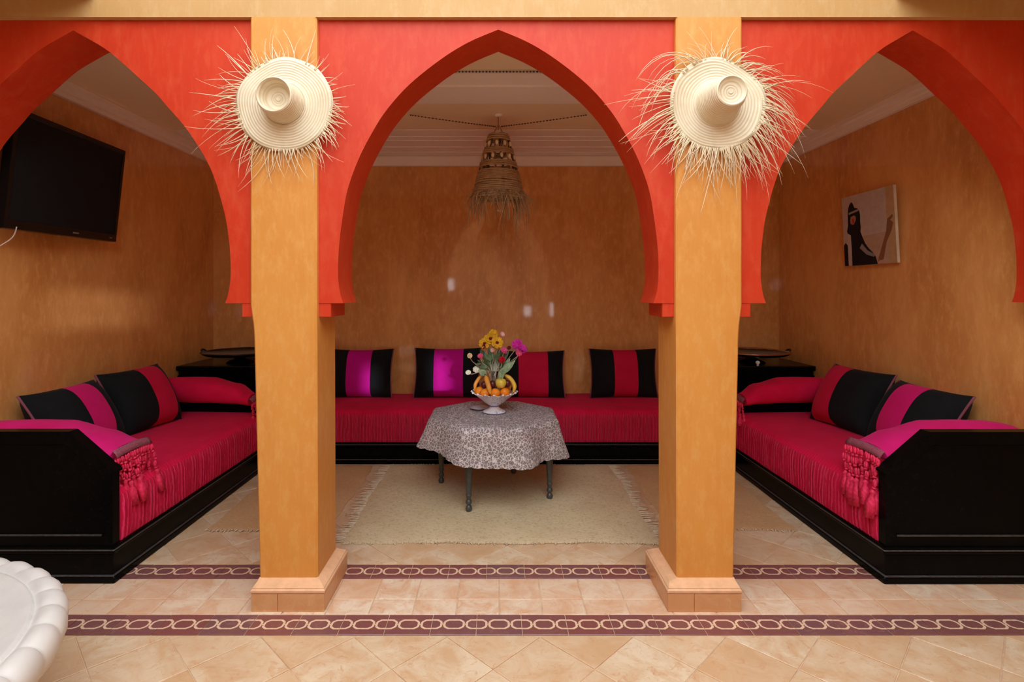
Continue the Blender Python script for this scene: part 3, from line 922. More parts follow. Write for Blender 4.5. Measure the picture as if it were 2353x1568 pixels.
# ------------------------------------------------------------------ rugs
def rug(label, x0, x1, y0, y1, mat, fringe_sides, seed, z=0.0022, h=0.009, flen=0.095):
    t = thing('rug', label, 'rug', ((x0 + x1) / 2, (y0 + y1) / 2, z))
    rr = random.Random(seed)
    nx, ny = int((x1 - x0) / 0.025), int((y1 - y0) / 0.025)
    def wob(a, k): return 0.008 * math.sin(a * 7.3 + k) + 0.004 * math.sin(a * 23 + 2 * k) + 0.002 * math.sin(a * 71 + 3 * k)
    def xy(i, j):
        fx, fy = i / nx, j / ny
        x = x0 + (x1 - x0) * fx; y = y0 + (y1 - y0) * fy
        return x + wob(y, 1) * (1 - fx) + wob(y, 2.3) * fx, y + wob(x, 4) * (1 - fy) + wob(x, 5.5) * fy
    m = MB()
    def top(i, j):
        x, y = xy(i, j)
        e = min(i, nx - i, j, ny - j)
        return (x, y, z + h + 0.0012 * math.sin(x * 190) * math.cos(y * 173) + (0.0016 * math.sin(x * 13 + y * 9)) - (0.004 if e == 0 else 0))
    m.grid(nx + 1, ny + 1, top)
    loop = [(i, 0) for i in range(nx)] + [(nx, j) for j in range(ny)] + [(i, ny) for i in range(nx, 0, -1)] + [(0, j) for j in range(ny, 0, -1)]
    b = len(m.v); n = len(loop)
    for (i, j) in loop:
        x, y = xy(i, j); m.v.append((x, y, z))
    W = ny + 1
    for q in range(n):
        q2 = (q + 1) % n
        m.f.append((loop[q][0] * W + loop[q][1], loop[q2][0] * W + loop[q2][1], b + q2, b + q))
    m.build('pile', mat, t, smooth=True, sharp=60)
    f = MB()
    for side in fringe_sides:
        a0, a1 = (y0, y1) if side in 'lr' else (x0, x1)
        a = a0 + 0.01
        while a < a1 - 0.01:
            ln = flen * rr.uniform(0.5, 1.15) * (1 if side in 'lr' else 0.3)
            dr = rr.uniform(-0.3, 0.3)
            if side == 'l': P0, d = (x0 + wob(a, 1) + 0.006, a), (-1, dr)
            elif side == 'r': P0, d = (x1 + wob(a, 2.3) - 0.006, a), (1, dr)
            elif side == 'f': P0, d = (a, y0 + wob(a, 4) + 0.006), (dr, -1)
            else: P0, d = (a, y1 + wob(a, 5.5) - 0.006), (dr, 1)
            bend = rr.uniform(-0.012, 0.012)
            pts = []
            for q in range(5):
                s = q / 4
                nx_, ny_ = -d[1], d[0]
                pts.append((P0[0] + d[0] * ln * s + nx_ * bend * s * s, P0[1] + d[1] * ln * s + ny_ * bend * s * s, z + 0.0055 - 0.002 * s + 0.004 * math.sin(s * 3) * rr.random()))
            f.tube(pts, [0.0035, 0.0033, 0.003, 0.0026, 0.0015], 5)
            a += rr.uniform(0.010, 0.022) if side in 'lr' else rr.uniform(0.012, 0.03)
    o = f.build('fringe', RUG_F, t, smooth=True)
    o['kind'] = 'stuff'
    return t
rug('beige woven wool rug with side fringes under the round table', -0.93, 0.955, 3.225, 4.668, RUG_M, 'lrfb', 3)
rug('thin tan mat on the floor before the television side sofa', -1.83, -1.06, 3.40, 4.66, MAT_M, 'f', 4, h=0.006)
rug('thin tan mat on the floor before the picture side sofa', 1.08, 1.865, 3.40, 4.66, MAT_M, 'f', 5, h=0.006)

# ------------------------------------------------------------------ table, cloth
TX, TY, TZ = -0.037, 4.07, 0.585
tb = thing('round_table', 'dark grey octagonal table with turned legs standing on the beige rug', 'table', (TX, TY, 0.0112))
RT = 0.485
octo = [(RT * math.cos(PI / 8 + k * PI / 4), RT * math.sin(PI / 8 + k * PI / 4)) for k in range(8)]
MB().prism(octo, lambda a, b, d: (TX + a, TY + b, d), TZ - 0.03, TZ).build('table_top', TABLE_M, tb)
ap = [(0.36 * math.cos(PI / 8 + k * PI / 4), 0.36 * math.sin(PI / 8 + k * PI / 4)) for k in range(8)]
MB().prism(ap, lambda a, b, d: (TX + a, TY + b, d), TZ - 0.10, TZ - 0.03).build('apron', TABLE_M, tb)
leg_prof = [(0.0, 0.0), (0.016, 0.0), (0.021, 0.006), (0.023, 0.018), (0.019, 0.032), (0.013, 0.040), (0.013, 0.047), (0.020, 0.052), (0.022, 0.062), (0.020, 0.072), (0.014, 0.078), (0.015, 0.086), (0.019, 0.100), (0.021, 0.110), (0.017, 0.118), (0.018, 0.125), (0.022, 0.20), (0.026, 0.28), (0.028, 0.33), (0.024, 0.345), (0.027, 0.355), (0.027, 0.365), (0.0, 0.365)]
zl = 0.0112
for (dx, dy) in ((-0.163, -0.39), (0.405, -0.17), (-0.405, 0.15), (0.162, 0.38)):
    m = MB(); m.lathe(leg_prof, (TX + dx, TY + dy, zl), 16)
    m.box(TX + dx - 0.027, TX + dx + 0.027, TY + dy - 0.027, TY + dy + 0.027, zl + 0.364, TZ - 0.03)
    m.build('leg', TABLE_M, tb, smooth=True, sharp=35)

tcl = thing('tablecloth', 'brown grey lace tablecloth with scalloped hem draped over the table', 'tablecloth', (TX, TY, TZ))
def oct_r(th, R):
    a = ((th - PI / 8) % (PI / 4)) - PI / 8
    return R * math.cos(PI / 8) / math.cos(a)
NT = 288
rows = [0.0, 0.25, 0.5, 0.75, 0.92, 1.0]
drop = [0.06, 0.18, 0.34, 0.5, 0.66, 0.82, 0.93, 1.0]
def cloth_pt(i, j):
    th = 2 * PI * i / NT
    R = oct_r(th, RT + 0.006)
    if j < len(rows):
        r = R * rows[j]
        return (TX + r * math.cos(th), TY + r * math.sin(th), TZ + 0.0035 - (0.004 if j == len(rows) - 1 else 0))
    s = drop[j - len(rows)]
    c4 = 0.5 + 0.5 * math.cos(th + 0.6)                      # hangs longer towards the front right
    L = 0.168 + 0.085 * c4 + 0.010 * math.cos(4 * th + 0.4)
    a = ((th - PI / 8) % (PI / 4)) / (PI / 4)
    fold = math.cos(2 * PI * a)                              # +1 on table corners
    out = 0.010 + 0.062 * s ** 1.2 + 0.020 * s * fold + 0.010 * s * math.sin(11 * th + 0.7) * (0.4 + 0.6 * c4)
    if j == len(rows) + len(drop) - 1:
        L += 0.008 * abs(math.sin(th * 24))
    r = R + out
    return (TX + r * math.cos(th), TY + r * math.sin(th), TZ - L * s + 0.012 * (1 - s) ** 3 - 0.010 * (1 - s))
m = MB(); m.grid(NT, len(rows) + len(drop), cloth_pt, cu=True)
# remove the degenerate centre: first ring collapses to one point
o = m.build('lace_sheet', LACE, tcl, smooth=True)
bm = bmesh.new(); bm.from_mesh(o.data); bmesh.ops.remove_doubles(bm, verts=bm.verts[:], dist=1e-5); bm.to_mesh(o.data); bm.free()

# ------------------------------------------------------------------ fruit bowl, saucer, fruit, flowers
def ceramic():
    m, nt, b = new_mat('painted_ceramic')
    v = mapped(nt)
    vo = N(nt, 'ShaderNodeTexVoronoi'); vo.inputs['Scale'].default_value = 70; nt.links.new(v, vo.inputs['Vector'])
    n1 = noise(nt, mapped(nt, (1, 1, 3)), 14, 3)
    mm = N(nt, 'ShaderNodeMath', operation='MULTIPLY')
    nt.links.new(rampv(nt, vo.outputs[0], 0.42, 0.25), mm.inputs[0]); nt.links.new(rampv(nt, n1, 0.42, 0.6), mm.inputs[1])
    nt.links.new(mixc(nt, mm.outputs[0], (0.80, 0.77, 0.78), (0.24, 0.22, 0.36)), b.inputs['Base Color'])
    b.inputs['Roughness'].default_value = 0.18
    return m
CERAMIC = ceramic()
BX, BY, BZ = -0.030, 4.085, TZ + 0.0045
bw = thing('fruit_bowl', 'white and blue painted footed fruit bowl with scalloped rim on the lace cloth', 'bowl', (BX, BY, BZ))
bp = [(0.0, 0.0), (0.086, 0.0), (0.088, 0.006), (0.080, 0.014), (0.055, 0.024), (0.038, 0.036), (0.034, 0.048), (0.040, 0.056), (0.052, 0.062), (0.075, 0.078), (0.105, 0.104), (0.138, 0.130), (0.165, 0.150), (0.160, 0.152), (0.132, 0.134), (0.10, 0.110), (0.07, 0.088), (0.0, 0.074)]
def scal(t, r, h):
    if r > 0.13:
        k = (r - 0.13) / 0.035
        return r + 0.006 * k * math.cos(16 * t), h + 0.006 * k * math.cos(16 * t)
    return r, h
MB().lathe(bp, (BX, BY, BZ), 96, mod=scal).build('bowl_body', CERAMIC, bw, smooth=True, sharp=50)
BLUE = simple('violet_blue_glaze', (0.22, 0.20, 0.36), 0.2, 0.5, var=0.2, sc=60)
m = MB(); m.tube([(BX + 0.088 * math.cos(a * PI / 20), BY + 0.088 * math.sin(a * PI / 20), BZ + 0.004) for a in range(41)], 0.0035, 6); m.build('foot_band', BLUE, bw, smooth=True)
m = MB(); m.tube([(BX + 0.0365 * math.cos(a * PI / 12), BY + 0.0365 * math.sin(a * PI / 12), BZ + 0.05) for a in range(25)], 0.005, 6); m.build('stem_band', BLUE, bw, smooth=True)
bead_me = MB().ellipsoid((0, 0, 0), 0.009, 0.009, 0.008, 8, 6).mesh('rim_bead', True); bead_me.materials.append(CERAMIC)
for a in range(16):
    th = 2 * PI * a / 16
    link('rim_bead', bead_me, bw).location = (0.170 * math.cos(th), 0.170 * math.sin(th), 0.156)

sc_ = thing('saucer', 'small pale blue saucer beside the foot of the fruit bowl', 'saucer', (-0.13, 4.15, BZ))
MB().lathe([(0.0, 0.0), (0.03, 0.0), (0.034, 0.004), (0.055, 0.012), (0.072, 0.020), (0.073, 0.022), (0.055, 0.016), (0.032, 0.008), (0.0, 0.007)], (-0.145, 4.17, BZ), 32).build('saucer_body', simple('pale_blue_glaze', (0.62, 0.68, 0.78), 0.2, 0.5, var=0.05), sc_, smooth=True)

ORANGE = simple('orange_peel', (0.85, 0.26, 0.012), 0.45, 0.4, var=0.08, sc=120, bstr=0.4)
STEMG = simple('dry_stem', (0.10, 0.08, 0.03), 0.7)
YELLOW = simple('banana_peel', (0.80, 0.50, 0.06), 0.45, 0.4, var=0.12, sc=18)
YELLOW2 = simple('ripe_banana_peel', (0.78, 0.34, 0.05), 0.45, 0.4, var=0.12, sc=18)
APPLE = simple('yellow_apple_skin', (0.72, 0.55, 0.07), 0.3, 0.5, var=0.12, sc=12)
PLUM = simple('dark_plum_skin', (0.10, 0.012, 0.012), 0.3, 0.5, var=0.3, sc=12)
fz = BZ + 0.0
def orange(label, dx, dy, z, r=0.040):
    c = (BX + dx, BY + dy, z)
    t = thing('orange', label, 'orange', (c[0], c[1], z - r * 0.94), group='oranges in the fruit bowl')
    MB().ellipsoid(c, r, r, r * 0.94, 20, 13).build('peel', ORANGE, t, smooth=True)
    MB().lathe([(0.0, 0.003), (0.004, 0.002), (0.005, -0.001)], (c[0], c[1], z + r * 0.93), 8).build('stem_scar', STEMG, t, smooth=True)
zo = BZ + 0.160
for (dx, dy, z, r, lb) in ((-0.105, -0.035, zo + 0.002, 0.040, 'orange at the left rim of the fruit bowl'), (-0.070, -0.095, zo, 0.036, 'orange at the front left of the fruit bowl, beside the ripe banana'),
                       (0.008, -0.108, zo + 0.003, 0.037, 'orange at the front middle of the fruit bowl'), (0.078, -0.082, zo + 0.003, 0.037, 'orange at the front right of the fruit bowl under the apple'),
                       (0.085, 0.045, zo + 0.004, 0.039, 'orange at the back right of the fruit bowl inside the bananas'), (-0.05, 0.085, zo, 0.040, 'orange at the back left of the fruit bowl')):
    orange(lb, dx, dy, z, r)
def banana(label, pts, r, mat):
    P = spline3(pts, 5)
    n = len(P)
    t = thing('banana', label, 'banana', P[0], group='bananas in the fruit bowl')
    rs = []
    for i in range(n):
        f = i / (n - 1)
        rs.append(r * min(1.0, 0.35 + 2.4 * f, 0.22 + 3.2 * (1 - f)))
    MB().tube(P, rs, 8).build('peel', mat, t, smooth=True)
    MB().tube([P[-1], tuple(Vector(P[-1]) + (Vector(P[-1]) - Vector(P[-2])).normalized() * 0.014)], r * 0.25, 6).build('stem', STEMG, t, smooth=True)
def spline3(P, sub):
    out = []
    for i in range(len(P) - 1):
        p0, p1, p2, p3 = P[max(i - 1, 0)], P[i], P[i + 1], P[min(i + 2, len(P) - 1)]
        for k in range(sub):
            t = k / sub
            out.append(tuple(0.5 * ((2 * p1[a]) + (-p0[a] + p2[a]) * t + (2 * p0[a] - 5 * p1[a] + 4 * p2[a] - p3[a]) * t * t + (-p0[a] + 3 * p1[a] - 3 * p2[a] + p3[a]) * t ** 3) for a in range(3)))
    out.append(P[-1]); return out
def B(dx, dy, dz): return (BX + dx, BY + dy, BZ + dz)
banana('bright yellow banana curving over the right rim of the fruit bowl', [B(0.142, -0.045, 0.158), B(0.150, -0.03, 0.205), B(0.118, -0.01, 0.255), B(0.062, 0.0, 0.287)], 0.017, YELLOW)
banana('yellow banana lying inside the right hand one', [B(0.118, 0.03, 0.17), B(0.122, 0.03, 0.215), B(0.090, 0.03, 0.262), B(0.045, 0.025, 0.290)], 0.016, YELLOW)
banana('ripe orange banana leaning at the front left of the bowl', [B(-0.026, -0.132, 0.160), B(-0.038, -0.120, 0.205), B(-0.055, -0.085, 0.255), B(-0.066, -0.05, 0.284)], 0.018, YELLOW2)
banana('ripe yellow banana curving up the left rim of the fruit bowl', [B(-0.146, -0.02, 0.162), B(-0.140, -0.015, 0.215), B(-0.108, 0.0, 0.262), B(-0.072, 0.01, 0.290)], 0.014, YELLOW2)
ap_ = thing('apple', 'yellow apple resting on the oranges', 'apple', B(0.048, -0.075, 0.19))
def apm(t, r, h): return r * (1 + 0.02 * math.cos(5 * t)), h
MB().lathe([(0.0, -0.030), (0.012, -0.035), (0.028, -0.030), (0.039, -0.010), (0.041, 0.008), (0.034, 0.026), (0.020, 0.033), (0.008, 0.029), (0.0, 0.022)], B(0.048, -0.082, 0.232), 24, mod=apm).build('skin', APPLE, ap_, smooth=True)
MB().tube([B(0.048, -0.082, 0.255), B(0.051, -0.084, 0.276)], 0.002, 6).build('stem', STEMG, ap_, smooth=True)
for (dx, dy, dz, lb) in ((-0.075, -0.055, 0.215, 'dark plum beside the ripe banana at the left of the bowl'), (-0.012, -0.07, 0.222, 'dark plum between the ripe banana and the apple'), (0.098, -0.035, 0.222, 'dark plum between the apple and the yellow bananas')):
    t = thing('plum', lb, 'plum', B(dx, dy, dz - 0.028), group='plums in the fruit bowl')
    MB().ellipsoid(B(dx, dy, dz), 0.026, 0.026, 0.028, 16, 11).build('skin', PLUM, t, smooth=True)

# slim vase with the bouquet
gm, gnt, gb_ = new_mat('clear_glass')
gb_.inputs['Base Color'].default_value = (0.95, 0.97, 0.96, 1); gb_.inputs['Roughness'].default_value = 0.03
gb_.inputs['Transmission Weight'].default_value = 1.0; gb_.inputs['IOR'].default_value = 1.45
vs = thing('glass_vase', 'slim clear glass vase standing among the fruit', 'vase', B(0.0, 0.0, 0.076))
MB().lathe([(0.0, 0.078), (0.026, 0.078), (0.027, 0.10), (0.021, 0.18), (0.020, 0.25), (0.030, 0.31), (0.028, 0.31), (0.018, 0.25), (0.019, 0.18), (0.024, 0.10), (0.0, 0.084)], B(0, 0, 0), 24).build('vase_body', gm, vs, smooth=True)
STEMM = simple('pale_dry_stems', (0.46, 0.36, 0.26), 0.7, var=0.3, sc=60)
LEAF = simple('dull_green_leaf', (0.10, 0.17, 0.085), 0.55, 0.3, var=0.4, sc=30, rand=True)
LEAF2 = simple('mint_green_leaf', (0.30, 0.46, 0.28), 0.55, 0.3, var=0.35, sc=30, rand=True)
FLC = {n: simple(n + '_petal', c, 0.6, 0.2, var=0.15, sc=40) for n, c in dict(yellow=(0.72, 0.40, 0.02), pink=(0.80, 0.12, 0.34), magenta=(0.62, 0.03, 0.36), red=(0.50, 0.005, 0.02), cream=(0.80, 0.66, 0.42), white=(0.80, 0.80, 0.66), maroon=(0.16, 0.01, 0.02), palepink=(0.80, 0.50, 0.45), rose=(0.78, 0.10, 0.22)).items()}
bq = thing('flower_bouquet', 'mixed bouquet of yellow, pink, red and cream flowers in the fruit bowl', 'flowers', B(0.0, 0.0, 0.086))
def flower(parent, c, r, mat, rr, layers=3, cup=0.8, heart=None):
    m = MB()
    ax = Vector((rr.uniform(-0.5, 0.5), -0.8 + rr.uniform(-0.3, 0.3), rr.uniform(0.2, 0.8))).normalized()
    q = ax.to_track_quat('Z', 'Y').to_matrix()
    c = Vector(c)
    for L in range(layers):
        k = 5 + (layers - L)
        for p in range(k):
            th = 2 * PI * p / k + L * 0.6
            lr = r * (1.0 - 0.22 * L); lift = cup * (0.35 + 0.45 * L)
            def fn(i, j):
                s = i / 4; w = (j / 3 - 0.5)
                rad = lr * s
                wd = lr * 0.85 * math.sin(min(1, s * 1.05) * PI * 0.72 + 0.25) * w
                h = lr * lift * s * s + lr * 0.15 * (w * w)
                d = Vector((rad * math.cos(th) - wd * math.sin(th), rad * math.sin(th) + wd * math.cos(th), h))
                return tuple(c + q @ d)
            m.grid(5, 4, fn)
    o = m.build('flower', mat, parent, smooth=True)
    mod = o.modifiers.new('thick', 'SOLIDIFY'); mod.thickness = 0.0012
    if heart:
        MB().ellipsoid(tuple(c + q @ Vector((0, 0, r * 0.2))), r * 0.28, r * 0.28, r * 0.22, 10, 7).build('flower_heart', heart, o, smooth=True)
    return o
def leaf(parent, base, tip, width, mat, rr):
    b0, t0 = Vector(base), Vector(tip)
    d = t0 - b0; L = d.length; d.normalize()
    sd = d.cross(Vector((rr.uniform(-0.3, 0.3), -1, rr.uniform(0, 0.5)))).normalized(); nn = sd.cross(d)
    m = MB()
    def fn(i, j):
        s = i / 7; w = (j / 4 - 0.5)
        wd = width * math.sin(PI * min(1, s ** 0.8)) * w
        return tuple(b0 + d * (L * s) + sd * wd + nn * (0.25 * abs(wd) + 0.12 * L * s * s))
    m.grid(8, 5, fn)
    o = m.build('leaf', mat, parent, smooth=True)
    mod = o.modifiers.new('thick', 'SOLIDIFY'); mod.thickness = 0.0009
    return o
rr = random.Random(11)
FB = lambda px, py, dy=0.0: ((px - 1145) * (4.085 + dy) / 1250.0, 4.085 + dy, 1.5 - (py - 669) * (4.085 + dy) / 1250.0)
FL = [((1127, 780, 0.01), 0.050, 'yellow', 'maroon', 2), ((1113, 790, -0.01), 0.042, 'yellow', 'maroon', 2), ((1142, 788, -0.02), 0.046, 'yellow', 'maroon', 2), ((1133, 769, 0.03), 0.040, 'yellow', None, 2),
      ((1154, 769, 0.0), 0.020, 'palepink', None, 2), ((1112, 797, -0.03), 0.018, 'maroon', None, 2), ((1189, 793, 0.0), 0.042, 'magenta', None, 3), ((1199, 803, -0.01), 0.038, 'magenta', None, 3), ((1192, 812, -0.03), 0.024, 'rose', None, 3),
      ((1157, 807, -0.04), 0.028, 'pink', None, 3), ((1154, 827, -0.05), 0.025, 'red', None, 3), ((1104, 819, -0.03), 0.021, 'rose', None, 3), ((1079, 818, -0.02), 0.020, 'cream', None, 3),
      ((1076, 857, -0.04), 0.020, 'white', None, 3), ((1094, 850, -0.03), 0.026, 'white', None, 2), ((1101, 838, -0.02), 0.020, 'maroon', None, 2), ((1132, 805, 0.0), 0.018, 'palepink', None, 2), ((1170, 800, 0.02), 0.016, 'maroon', None, 2)]
stem0 = B(0, 0, 0.10)
for (p, r, col, ht, ly) in FL:
    c = FB(*p)
    mid = B((c[0] - BX) * 0.22, (c[1] - BY) * 0.22, 0.30)
    pts = spline3([(stem0[0] + (c[0] - BX) * 0.08, stem0[1] + rr.uniform(-0.008, 0.008), stem0[2]), mid, (c[0] * 0.8 + mid[0] * 0.2, c[1], c[2] - 0.05 if c[2] > mid[2] + 0.08 else c[2] - 0.01), c], 4)
    MB().tube(pts, 0.0026, 5).build('stem', STEMM, bq, smooth=True)
    flower(bq, c, r, FLC[col], rr, ly, 0.55 if col == 'yellow' else 0.9, FLC[ht] if ht else None)
LV = [((1125, 860, 0), (1113, 800, 0.01)), ((1132, 850, 0), (1124, 795, 0.03)), ((1140, 850, 0), (1148, 800, 0.02)), ((1142, 845, 0), (1172, 805, 0.0)), ((1128, 850, 0), (1095, 828, 0.0)), ((1122, 845, -0.02), (1090, 838, -0.03)), ((1130, 830, -0.02), (1112, 812, -0.04)), ((1140, 828, -0.02), (1146, 808, -0.05)),
      ((1128, 840, 0.02), (1104, 806, 0.03)), ((1144, 832, 0.02), (1165, 818, 0.03))]
for (a, b) in LV: leaf(bq, FB(*a), FB(*b), 0.045, LEAF, rr)
LV2 = [((1146, 868, -0.03), (1166, 838, -0.05)), ((1150, 860, -0.03), (1185, 828, -0.04)), ((1146, 870, -0.03), (1160, 856, -0.06)), ((1155, 850, -0.02), (1178, 836, -0.05)), ((1118, 862, -0.02), (1098, 850, -0.05)), ((1150, 858, 0.0), (1172, 822, 0.0))]
for (a, b) in LV2: leaf(bq, FB(*a), FB(*b), 0.05, LEAF2, rr)
for q in range(14):
    x = rr.uniform(1100, 1172); y = rr.uniform(802, 842)
    leaf(bq, FB((x + 1135) / 2, y + 22, rr.uniform(-0.01, 0.04)), FB(x, y, rr.uniform(-0.03, 0.05)), rr.uniform(0.03, 0.05), LEAF if q % 4 else LEAF2, rr)
m = MB()
for q in range(16):
    a = rr.uniform(-0.035, 0.05); m.tube([B(a * 0.2, rr.uniform(-0.02, 0.01), 0.22), B(a * 0.6, rr.uniform(-0.03, 0), 0.30), B(a, rr.uniform(-0.04, 0), 0.37 + rr.uniform(-0.02, 0.04))], [0.003, 0.0028, 0.001], 5)
m.build('dry_grass', simple('silvery_grass', (0.55, 0.50, 0.44), 0.7, var=0.3), bq, smooth=True)['kind'] = 'stuff'

# ------------------------------------------------------------------ television and cable
Yn, Yf_ = 2.985, 3.975
def tvp(a, b, d):
    # a: 0 near edge .. 1 far edge, b: 0 bottom .. 1 top, d: towards the room
    x = (-2.722 + (-0.078) * a) + b * 0.072 + d
    return (x, Yn + (Yf_ - Yn) * a, 1.848 + 0.012 * a + b * 0.662)
tv = thing('television', 'black flat screen television on the side wall, tilted down', 'television', (-2.75, 3.5, 1.85))
rect = lambda a0, a1, b0, b1: [(a0, b0), (a1, b0), (a1, b1), (a0, b1)]
MB().prism(rect(0, 1, 0, 1), tvp, -0.045, -0.004).build('housing', TV_BLK, tv)
m = MB()
O, I = rect(0, 1, 0, 1), rect(0.028, 0.972, 0.075, 0.955)
for (P, d) in ((O, -0.004), (O, 0.006), (I, 0.006), (I, -0.001)):
    for (a, b) in P: m.v.append(tvp(a, b, d))
for k in range(3):
    for i in range(4):
        j = (i + 1) % 4
        m.f.append((k * 4 + i, k * 4 + j, (k + 1) * 4 + j, (k + 1) * 4 + i))
m.build('bezel', TV_BLK, tv)
MB().prism(rect(0.026, 0.974, 0.073, 0.957), tvp, -0.003, 0.0005).build('screen', TV_SCR, tv)
MB().prism(rect(0.545, 0.60, 0.030, 0.042), tvp, 0.0055, 0.0072).build('badge', GREYM, tv)
MB().prism(rect(0.92, 0.95, 0.03, 0.04), tvp, 0.0055, 0.0072).build('power_light', GREYM, tv)
MB().box(-2.878, -2.80, 3.38, 3.58, 2.05, 2.25, 0.004, 1).build('wall_bracket', TV_BLK, tv)
cb = thing('cable', 'thin pale cable hanging below the near corner of the television', 'cable', (-2.80, 3.05, 1.72))
MB().tube(spline3([(-2.70, 3.05, 1.86), (-2.715, 3.04, 1.80), (-2.755, 3.00, 1.745), (-2.80, 2.98, 1.71), (-2.86, 2.97, 1.69)], 6), 0.0035, 6).build('cable_sheath', simple('pale_cable', (0.55, 0.48, 0.40), 0.6), cb, smooth=True)

# ------------------------------------------------------------------ canvas picture
pic = thing('canvas_picture', 'small unframed canvas print of a figure in a dark headscarf on the side wall', 'picture', (2.80, 4.1, 1.70))
def pcv(u, v, d):
    # u: 0 far edge .. 1 near edge; d: towards the room
    return (2.832 - 0.006 - (0.030 * v) - d, 4.40 - 0.575 * u, 1.700 + 0.548 * v)
CANV = simple('canvas_edge', (0.62, 0.52, 0.38), 0.8, 0.1)
MB().prism(rect(0, 1, 0, 1), pcv, 0.0, 0.020).build('canvas', CANV, pic)
def prt(name, poly, col, d):
    MB().prism(poly, pcv, 0.0198, 0.0198 + d).build(name, simple('print_' + name, col, 0.7, 0.15, var=0.1, sc=20), pic)
prt('sky_print', rect(0.0, 0.86, 0.0, 1.0), (0.52, 0.42, 0.36), 0.0004)
prt('wall_print', [(0.86, 0.0), (1.0, 0.0), (1.0, 1.0), (0.86, 1.0)], (0.50, 0.33, 0.16), 0.0004)
prt('dune_print', [(0.40, 0.0), (0.88, 0.0), (0.86, 0.42), (0.36, 0.40)], (0.48, 0.33, 0.22), 0.0008)
prt('robe_print', [(0.16, 0.0), (0.165, 0.25), (0.16, 0.44), (0.10, 0.47), (0.085, 0.50), (0.11, 0.58), (0.115, 0.68), (0.12, 0.77), (0.14, 0.84), (0.17, 0.89), (0.205, 0.91), (0.235, 0.88), (0.26, 0.82), (0.32, 0.805), (0.355, 0.77), (0.37, 0.70), (0.365, 0.60), (0.37, 0.53), (0.36, 0.47), (0.39, 0.40), (0.44, 0.30), (0.50, 0.23), (0.57, 0.17), (0.63, 0.10), (0.66, 0.0)], (0.012, 0.012, 0.013), 0.0014)
prt('pillar_print', [(0.0, 0.0), (0.0, 0.30), (0.04, 0.34), (0.08, 0.30), (0.08, 0.0)], (0.012, 0.010, 0.012), 0.0014)
prt('face_print', [(0.17, 0.61), (0.165, 0.66), (0.18, 0.70), (0.25, 0.715), (0.285, 0.69), (0.28, 0.64), (0.24, 0.59), (0.20, 0.585)], (0.42, 0.18, 0.12), 0.0018)
prt('nose_print', [(0.21, 0.60), (0.20, 0.66), (0.24, 0.67), (0.25, 0.61)], (0.40, 0.05, 0.03), 0.0022)
prt('headband_print', [(0.14, 0.735), (0.14, 0.765), (0.34, 0.795), (0.35, 0.765)], (0.30, 0.25, 0.22), 0.0018)
prt('arm_print', [(0.66, 0.03), (0.72, 0.16), (0.84, 0.42), (0.87, 0.58), (0.96, 0.63), (0.97, 0.60), (0.92, 0.56), (0.97, 0.52), (0.93, 0.42), (0.84, 0.28), (0.77, 0.06)], (0.24, 0.11, 0.055), 0.0018)
prt('knife_print', [(0.33, 0.24), (0.38, 0.30), (0.48, 0.20), (0.62, 0.13), (0.60, 0.10), (0.46, 0.14)], (0.28, 0.24, 0.22), 0.0018)
prt('hand_print', [(0.67, 0.02), (0.68, 0.07), (0.76, 0.03), (0.77, 0.005)], (0.60, 0.32, 0.24), 0.0018)

# ------------------------------------------------------------------ hanging lamp
LX, LY = 0.0, 4.30
lp = thing('raffia_lamp', 'raffia cone pendant lamp with ragged fringe hanging from the ceiling', 'lamp', (LX, LY, 2.22))
MB().lathe([(0.0, 0.0), (0.03, -0.001), (0.032, -0.012), (0.012, -0.022), (0.0, -0.022)], (LX, LY, ZC - 0.0005), 20).build('ceiling_rose', GYPSUM, lp, smooth=True)
MB().tube([(LX, LY, ZC - 0.02), (LX, LY, 2.775)], 0.003, 6).build('cord', RAFFIA_D, lp, smooth=True)
m = MB()
for s in (-1, 1):
    m.tube(spline3([(LX, LY, 2.815), (LX + s * 0.022, LY, 2.775), (LX + s * 0.05, LY, 2.725)], 4), 0.005, 6)
m.build('hanging_loop', RAFFIA, lp, smooth=True)
def lr_(z):
    t = (2.735 - z) / (2.735 - 2.215)
    return 0.075 + 0.135 * t ** 0.9
def coil(z0, z1, r_t, jit, seed, mat, name):
    rq = random.Random(seed); m = MB()
    turns = max(1, int((z0 - z1) / (r_t * 1.7)))
    n = turns * 26
    pts = []
    for i in range(n + 1):
        f = i / n; z = z0 + (z1 - z0) * f
        a = 2 * PI * turns * f
        r = lr_(z) + rq.uniform(-jit, jit)
        pts.append((LX + r * math.cos(a), LY + r * math.sin(a), z + rq.uniform(-jit, jit) * 0.6))
    m.tube(pts, r_t, 5)
    return m.build(name, mat, lp, smooth=True)
coil(2.735, 2.685, 0.008, 0.002, 1, RAFFIA, 'woven_band')
coil(2.618, 2.575, 0.008, 0.002, 2, RAFFIA, 'woven_band')
coil(2.515, 2.470, 0.008, 0.002, 3, RAFFIA, 'woven_band')
coil(2.445, 2.360, 0.008, 0.003, 4, RAFFIA, 'woven_band')
coil(2.355, 2.225, 0.0085, 0.004, 5, RAFFIA, 'woven_band')
for k in range(14):
    a = 2 * PI * k / 14
    pts = [(LX + (lr_(z) - 0.004) * math.cos(a + w), LY + (lr_(z) - 0.004) * math.sin(a + w), z) for z, w in ((2.735, 0), (2.65, 0.1), (2.60, 0.0), (2.54, -0.1), (2.48, 0.05), (2.35, 0), (2.22, 0))]
    MB().tube(pts, 0.0065, 5).build('rib', RAFFIA_D if k % 2 else RAFFIA, lp, smooth=True)
